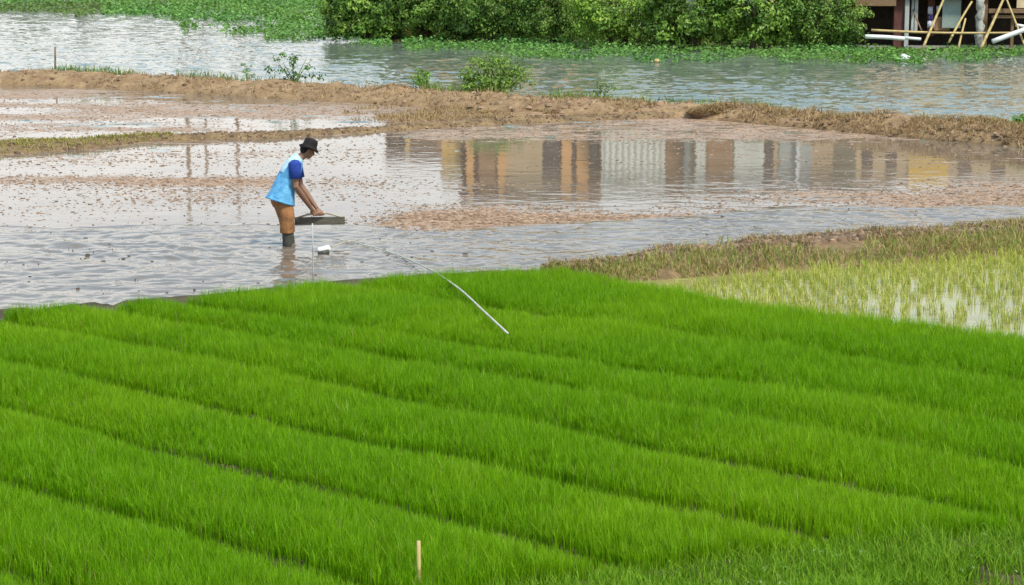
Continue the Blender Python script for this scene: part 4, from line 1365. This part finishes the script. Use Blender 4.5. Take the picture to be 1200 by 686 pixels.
# board and grip
bc = J(374, 259, 0.04); bdir = Vector((math.cos(R(6)), math.sin(R(6)), 0))
grip_r = J(370, 251.5, -0.03); grip_l = J(374.5, 250, 0.03)
bar_a = grip_r - bdir * 0.12; bar_b = grip_l + bdir * 0.10
bard = (bar_b - bar_a).normalized()
grip_r = bar_a + bard * 0.12; grip_l = bar_a + bard * ((grip_l - bar_a).dot(bard))
rwr = grip_r + (relb - grip_r).normalized() * 0.085; lwr = grip_l + (lelb - grip_l).normalized() * 0.085

body = MB()
body.loft([hipc - Uv * 0.03, hipc + (waist - hipc) * 0.4, waist, chest, shc, neckb], [(0.15, 0.10), (0.155, 0.105), (0.14, 0.095), (0.155, 0.105), (0.165, 0.085), (0.06, 0.06)], side=Lv, seg=16)
body.loft([neckb - (neckt - neckb) * 0.5, neckt, head], [0.058, 0.052, 0.05], side=Lv, seg=12)
hx = (Lv, head_f, head_u)
body.ball(head, (0.073, 0.092, 0.108), hx, 16, 12)
body.ball(head + head_f * 0.045 - head_u * 0.062, (0.052, 0.048, 0.045), hx, 12, 8)      # jaw
body.ball(head + head_f * 0.096 - head_u * 0.018, (0.012, 0.02, 0.022), hx, 8, 6)        # nose
body.ball(head + head_f * 0.085 - head_u * 0.055, (0.024, 0.012, 0.008), hx, 8, 6)       # lips
for s_ in (-1, 1):
    body.ball(head + Lv * s_ * 0.073 - head_u * 0.01, (0.010, 0.02, 0.03), hx, 8, 6)     # ears


def hand(mb, wr, grip, bar, flip):
    d = (grip - wr).normalized()
    out = d.cross(bar).normalized() * flip          # back-of-hand side
    palm_c = wr.lerp(grip, 0.55) + out * 0.014
    mb.loft([wr - d * 0.01, wr + d * 0.025, wr + d * 0.06 + out * 0.012, grip + out * 0.026], [(0.026, 0.02), (0.033, 0.019), (0.041, 0.017), (0.042, 0.014)], side=bar, seg=10)
    r0 = 0.027
    for q, (off, ln, rad) in enumerate(((-0.031, 0.92, 0.0085), (-0.0105, 1.05, 0.009), (0.0105, 1.0, 0.0088), (0.031, 0.82, 0.0078))):
        c = grip + bar * off
        chain = []
        for a_ in (0, 55, 110, 165, 205):
            t = R(a_ * ln)
            chain.append(c + (out * math.cos(t) + d * math.sin(t)) * r0)
        mb.loft(chain, [rad * 1.05, rad, rad * 0.97, rad * 0.92, rad * 0.75], seg=8)
    th0 = wr + d * 0.03 - bar * 0.03 * flip
    mb.loft([th0, th0 + d * 0.03 - bar * 0.018 * flip - out * 0.012, grip - bar * 0.045 * flip - out * 0.024 - d * 0.004, grip - bar * 0.028 * flip - out * 0.03 + d * 0.012],
            [0.014, 0.012, 0.0105, 0.008], seg=8)


for sh, el, wr, gp, fl in ((rsh, relb, rwr, grip_r, 1), (lsh, lelb, lwr, grip_l, 1)):
    body.loft([sh, sh.lerp(el, 0.35), el, el.lerp(wr, 0.35), wr], [0.056, 0.05, 0.041, 0.043, 0.027], seg=12)
    body.ball(sh, (0.062, 0.062, 0.062))
    hand(body, wr, gp, bard, fl)
# legs
rhip = hipc - Lv * 0.085; lhip = hipc + Lv * 0.085
rkn = J(337.5, 255, -0.10); lkn = J(334, 254, 0.10)
ran = J(337.5, 281, -0.095); lan = J(339, 281, 0.10)
for hp_, kn, an in ((rhip, rkn, ran), (lhip, lkn, lan)):
    lowr = an - Uv * 0.28
    body.loft([hp_, hp_.lerp(kn, 0.5), kn, kn.lerp(an, 0.4), an, lowr], [0.085, 0.076, 0.056, 0.055, 0.04, 0.04], seg=12)
    body.loft([lowr - Fv * 0.06 - Uv * 0.03, lowr - Uv * 0.03 + Fv * 0.05, lowr - Uv * 0.045 + Fv * 0.17], [(0.04, 0.04), (0.045, 0.04), (0.035, 0.025)], side=Lv, seg=10)
bo = body.build('body', M['skin'], man, remesh=0.0055, smooth_it=3)
for s_ in (-1, 1):
    MB().ball(head + head_f * 0.083 + Lv * s_ * 0.031 + head_u * 0.004, (0.012, 0.008, 0.007), hx, 10, 8).build('eye', M['eye'], man, smooth=True)
MB().ball(head - head_f * 0.012 + head_u * 0.008, (0.080, 0.095, 0.098), hx, 16, 10).build('hair', M['hat'], man, smooth=True) if False else None
hr = MB(); hr.ball(head - head_f * 0.035 + head_u * 0.004, (0.077, 0.072, 0.095), hx, 16, 10); hr.build('hair', M['hat'], man, smooth=True)

# clothes: long sleeved blue shirt shows as sleeves; light vest over it; brown trousers; dark boots
d_t = (shc - waist).normalized()
vest = MB()
lowf = hipc - Fv * 0.02 - Uv * 0.06
vest.loft([lowf, hipc + (waist - hipc) * 0.25, waist, waist.lerp(chest, 0.5), chest, shc - d_t * 0.015, shc + d_t * 0.045, neckb + d_t * 0.01],
          [(0.214, 0.200), (0.205, 0.172), (0.182, 0.142), (0.186, 0.140), (0.192, 0.134), (0.190, 0.112), (0.135, 0.085), (0.075, 0.072)], side=Lv, seg=28)
for v in vest.v:
    n_ = float(fbm(v.x * 9 + v.y * 4, v.z * 7, 3, 33)) - 0.5
    fo_ = math.sin(v.z * 62 + v.x * 30 + 5 * n_) * 0.006
    v += (v - chest.lerp(waist, 0.5)).normalized() * (n_ * 0.05 + fo_)
vo = vest.build('vest', M['vest'], man, remesh=0.009, smooth_it=2)
# highlight on back and shoulders, painted as a paler layer over the vest
bhl = MB()
back_n = (d_t.cross(Lv)).normalized()
if back_n.dot(Fv) > 0: back_n = -back_n
bhl.loft([waist.lerp(chest, 0.7) + back_n * 0.028, chest + back_n * 0.026, shc - d_t * 0.012 + back_n * 0.022, shc + d_t * 0.047 + back_n * 0.014, neckb + d_t * 0.03],
        [(0.150, 0.112), (0.166, 0.112), (0.176, 0.098), (0.130, 0.082), (0.078, 0.074)], side=Lv, seg=24)
bhl.build('back_highlight', M['vest_highlight'], man, remesh=0.009, smooth_it=2)
hem = MB()
hd_ = (hipc + (waist - hipc) * 0.25 - lowf).normalized()
hem.loft([lowf - hd_ * 0.006, lowf + hd_ * 0.022], [(0.217, 0.203), (0.214, 0.198)], side=Lv, seg=28)
hem.build('hem', M['vest'], man, smooth=True)
for sh, el in ((rsh, relb), (lsh, lelb)):
    s2 = sh.lerp(el, 0.66)
    m = MB(); m.loft([sh + (sh - el).normalized() * 0.05, sh + (sh - el).normalized() * 0.015, sh, sh.lerp(el, 0.3), s2], [0.05, 0.083, 0.088, 0.082, 0.078], seg=18)
    for v in m.v:
        v += (v - sh.lerp(el, .3)).normalized() * (float(fbm(v.x * 14, v.z * 14, 2, 35)) - 0.5) * 0.02
    m.build('sleeve', M['sleeve'], man, smooth=True)
tr = MB()
tr.loft([hipc + (waist - hipc) * 0.3 - Fv * 0.03, hipc + (waist - hipc) * 0.05 - Fv * 0.02, hipc - Uv * 0.06 - Fv * 0.01, hipc - Uv * 0.12], [(0.150, 0.105), (0.170, 0.125), (0.170, 0.128), (0.14, 0.11)], side=Lv, seg=24)
for hp_, kn, an in ((rhip, rkn, ran), (lhip, lkn, lan)):
    cuff = kn.lerp(an, 0.70)
    tr.loft([hp_ + Uv * 0.02, hp_.lerp(kn, 0.45), kn, kn.lerp(an, 0.3), cuff], [(0.092, 0.112), (0.100, 0.114), 0.100, 0.095, 0.090], side=Lv, seg=18)
for v in tr.v:
    v += Vector(((float(fbm(v.x * 12, v.z * 9 + v.y * 5, 3, 36)) - 0.5) * 0.035, (float(fbm(v.x * 12 + 5, v.z * 9, 3, 37)) - 0.5) * 0.035, 0))
tr.build('trousers', M['trouser'], man, remesh=0.009, smooth_it=2)
for kn, an in ((rkn, ran), (lkn, lan)):
    c1_ = kn.lerp(an, 0.66)
    m = MB(); m.loft([c1_, kn.lerp(an, 0.85), an - Uv * 0.02, an - Uv * 0.26], [0.068, 0.064, 0.062, 0.06], seg=16)
    m.loft([an - Uv * 0.27 - Fv * 0.07, an - Uv * 0.27 + Fv * 0.06, an - Uv * 0.30 + Fv * 0.2], [(0.05, 0.05), (0.055, 0.05), (0.045, 0.035)], side=Lv, seg=12)
    m.build('boot', M['boot'], man, smooth=True)
# bucket hat
ht = empty('hat', head, None, None)
del_ = ht
bpy.data.objects.remove(del_)
hc = head + head_u * 0.045
brim_u = (head_u * 0.9 + Uv * 0.35).normalized(); brim_f = (Fv - brim_u * Fv.dot(brim_u)).normalized()
hm = MB()
seg = 28
prof = [(0.155, -0.030), (0.160, -0.026), (0.100, 0.006), (0.094, 0.03), (0.090, 0.075), (0.078, 0.103), (0.045, 0.113), (0.004, 0.115)]
prof_in = [(0.004, 0.105), (0.075, 0.095), (0.086, 0.03), (0.092, 0.0), (0.150, -0.036)]
rings = prof + prof_in
for r_, z_ in rings:
    for q in range(seg):
        t = 2 * math.pi * q / seg
        wv = 0.012 * math.sin(3 * t + 0.6) if r_ > 0.14 else 0.0
        hm.v.append(hc + brim_u * (z_ + wv) + brim_f * math.cos(t) * r_ * (0.86 if r_ > 0.14 else 1.02) + Lv * math.sin(t) * r_ * 0.95)
for i in range(len(rings)):
    i2 = (i + 1) % len(rings)
    for q in range(seg):
        q2 = (q + 1) % seg
        hm.f.append([i * seg + q, i * seg + q2, i2 * seg + q2, i2 * seg + q])
hm.build('hat', M['hat'], man, smooth=True)

# levelling board held by the man
lb = empty('levelling_board', bc, 'muddy wooden levelling board with rod handles held by the man', 'tool')
Pz = Vector((0, 0, 1)); pn = Vector((-bdir.y, bdir.x, 0))
pl_ = MB(); pl_.beam(bc - bdir * 0.335, bc + bdir * 0.335, 0.035, 0.105); pl_.build('plank', M['plank'], lb, bevel=0.006)
MB().loft([bar_a, bar_b], [0.015, 0.015], seg=10).build('grip', M['bamboo_old'], lb, smooth=True)
for p_, q_ in ((bar_a + bard * 0.015, bc - bdir * 0.30 + Pz * 0.045), (bar_b - bard * 0.015, bc + bdir * 0.31 + Pz * 0.045)):
    MB().loft([p_, q_], [0.012, 0.011], seg=8).build('strut', M['bamboo_old'], lb, smooth=True)
print('objects', len(bpy.data.objects))
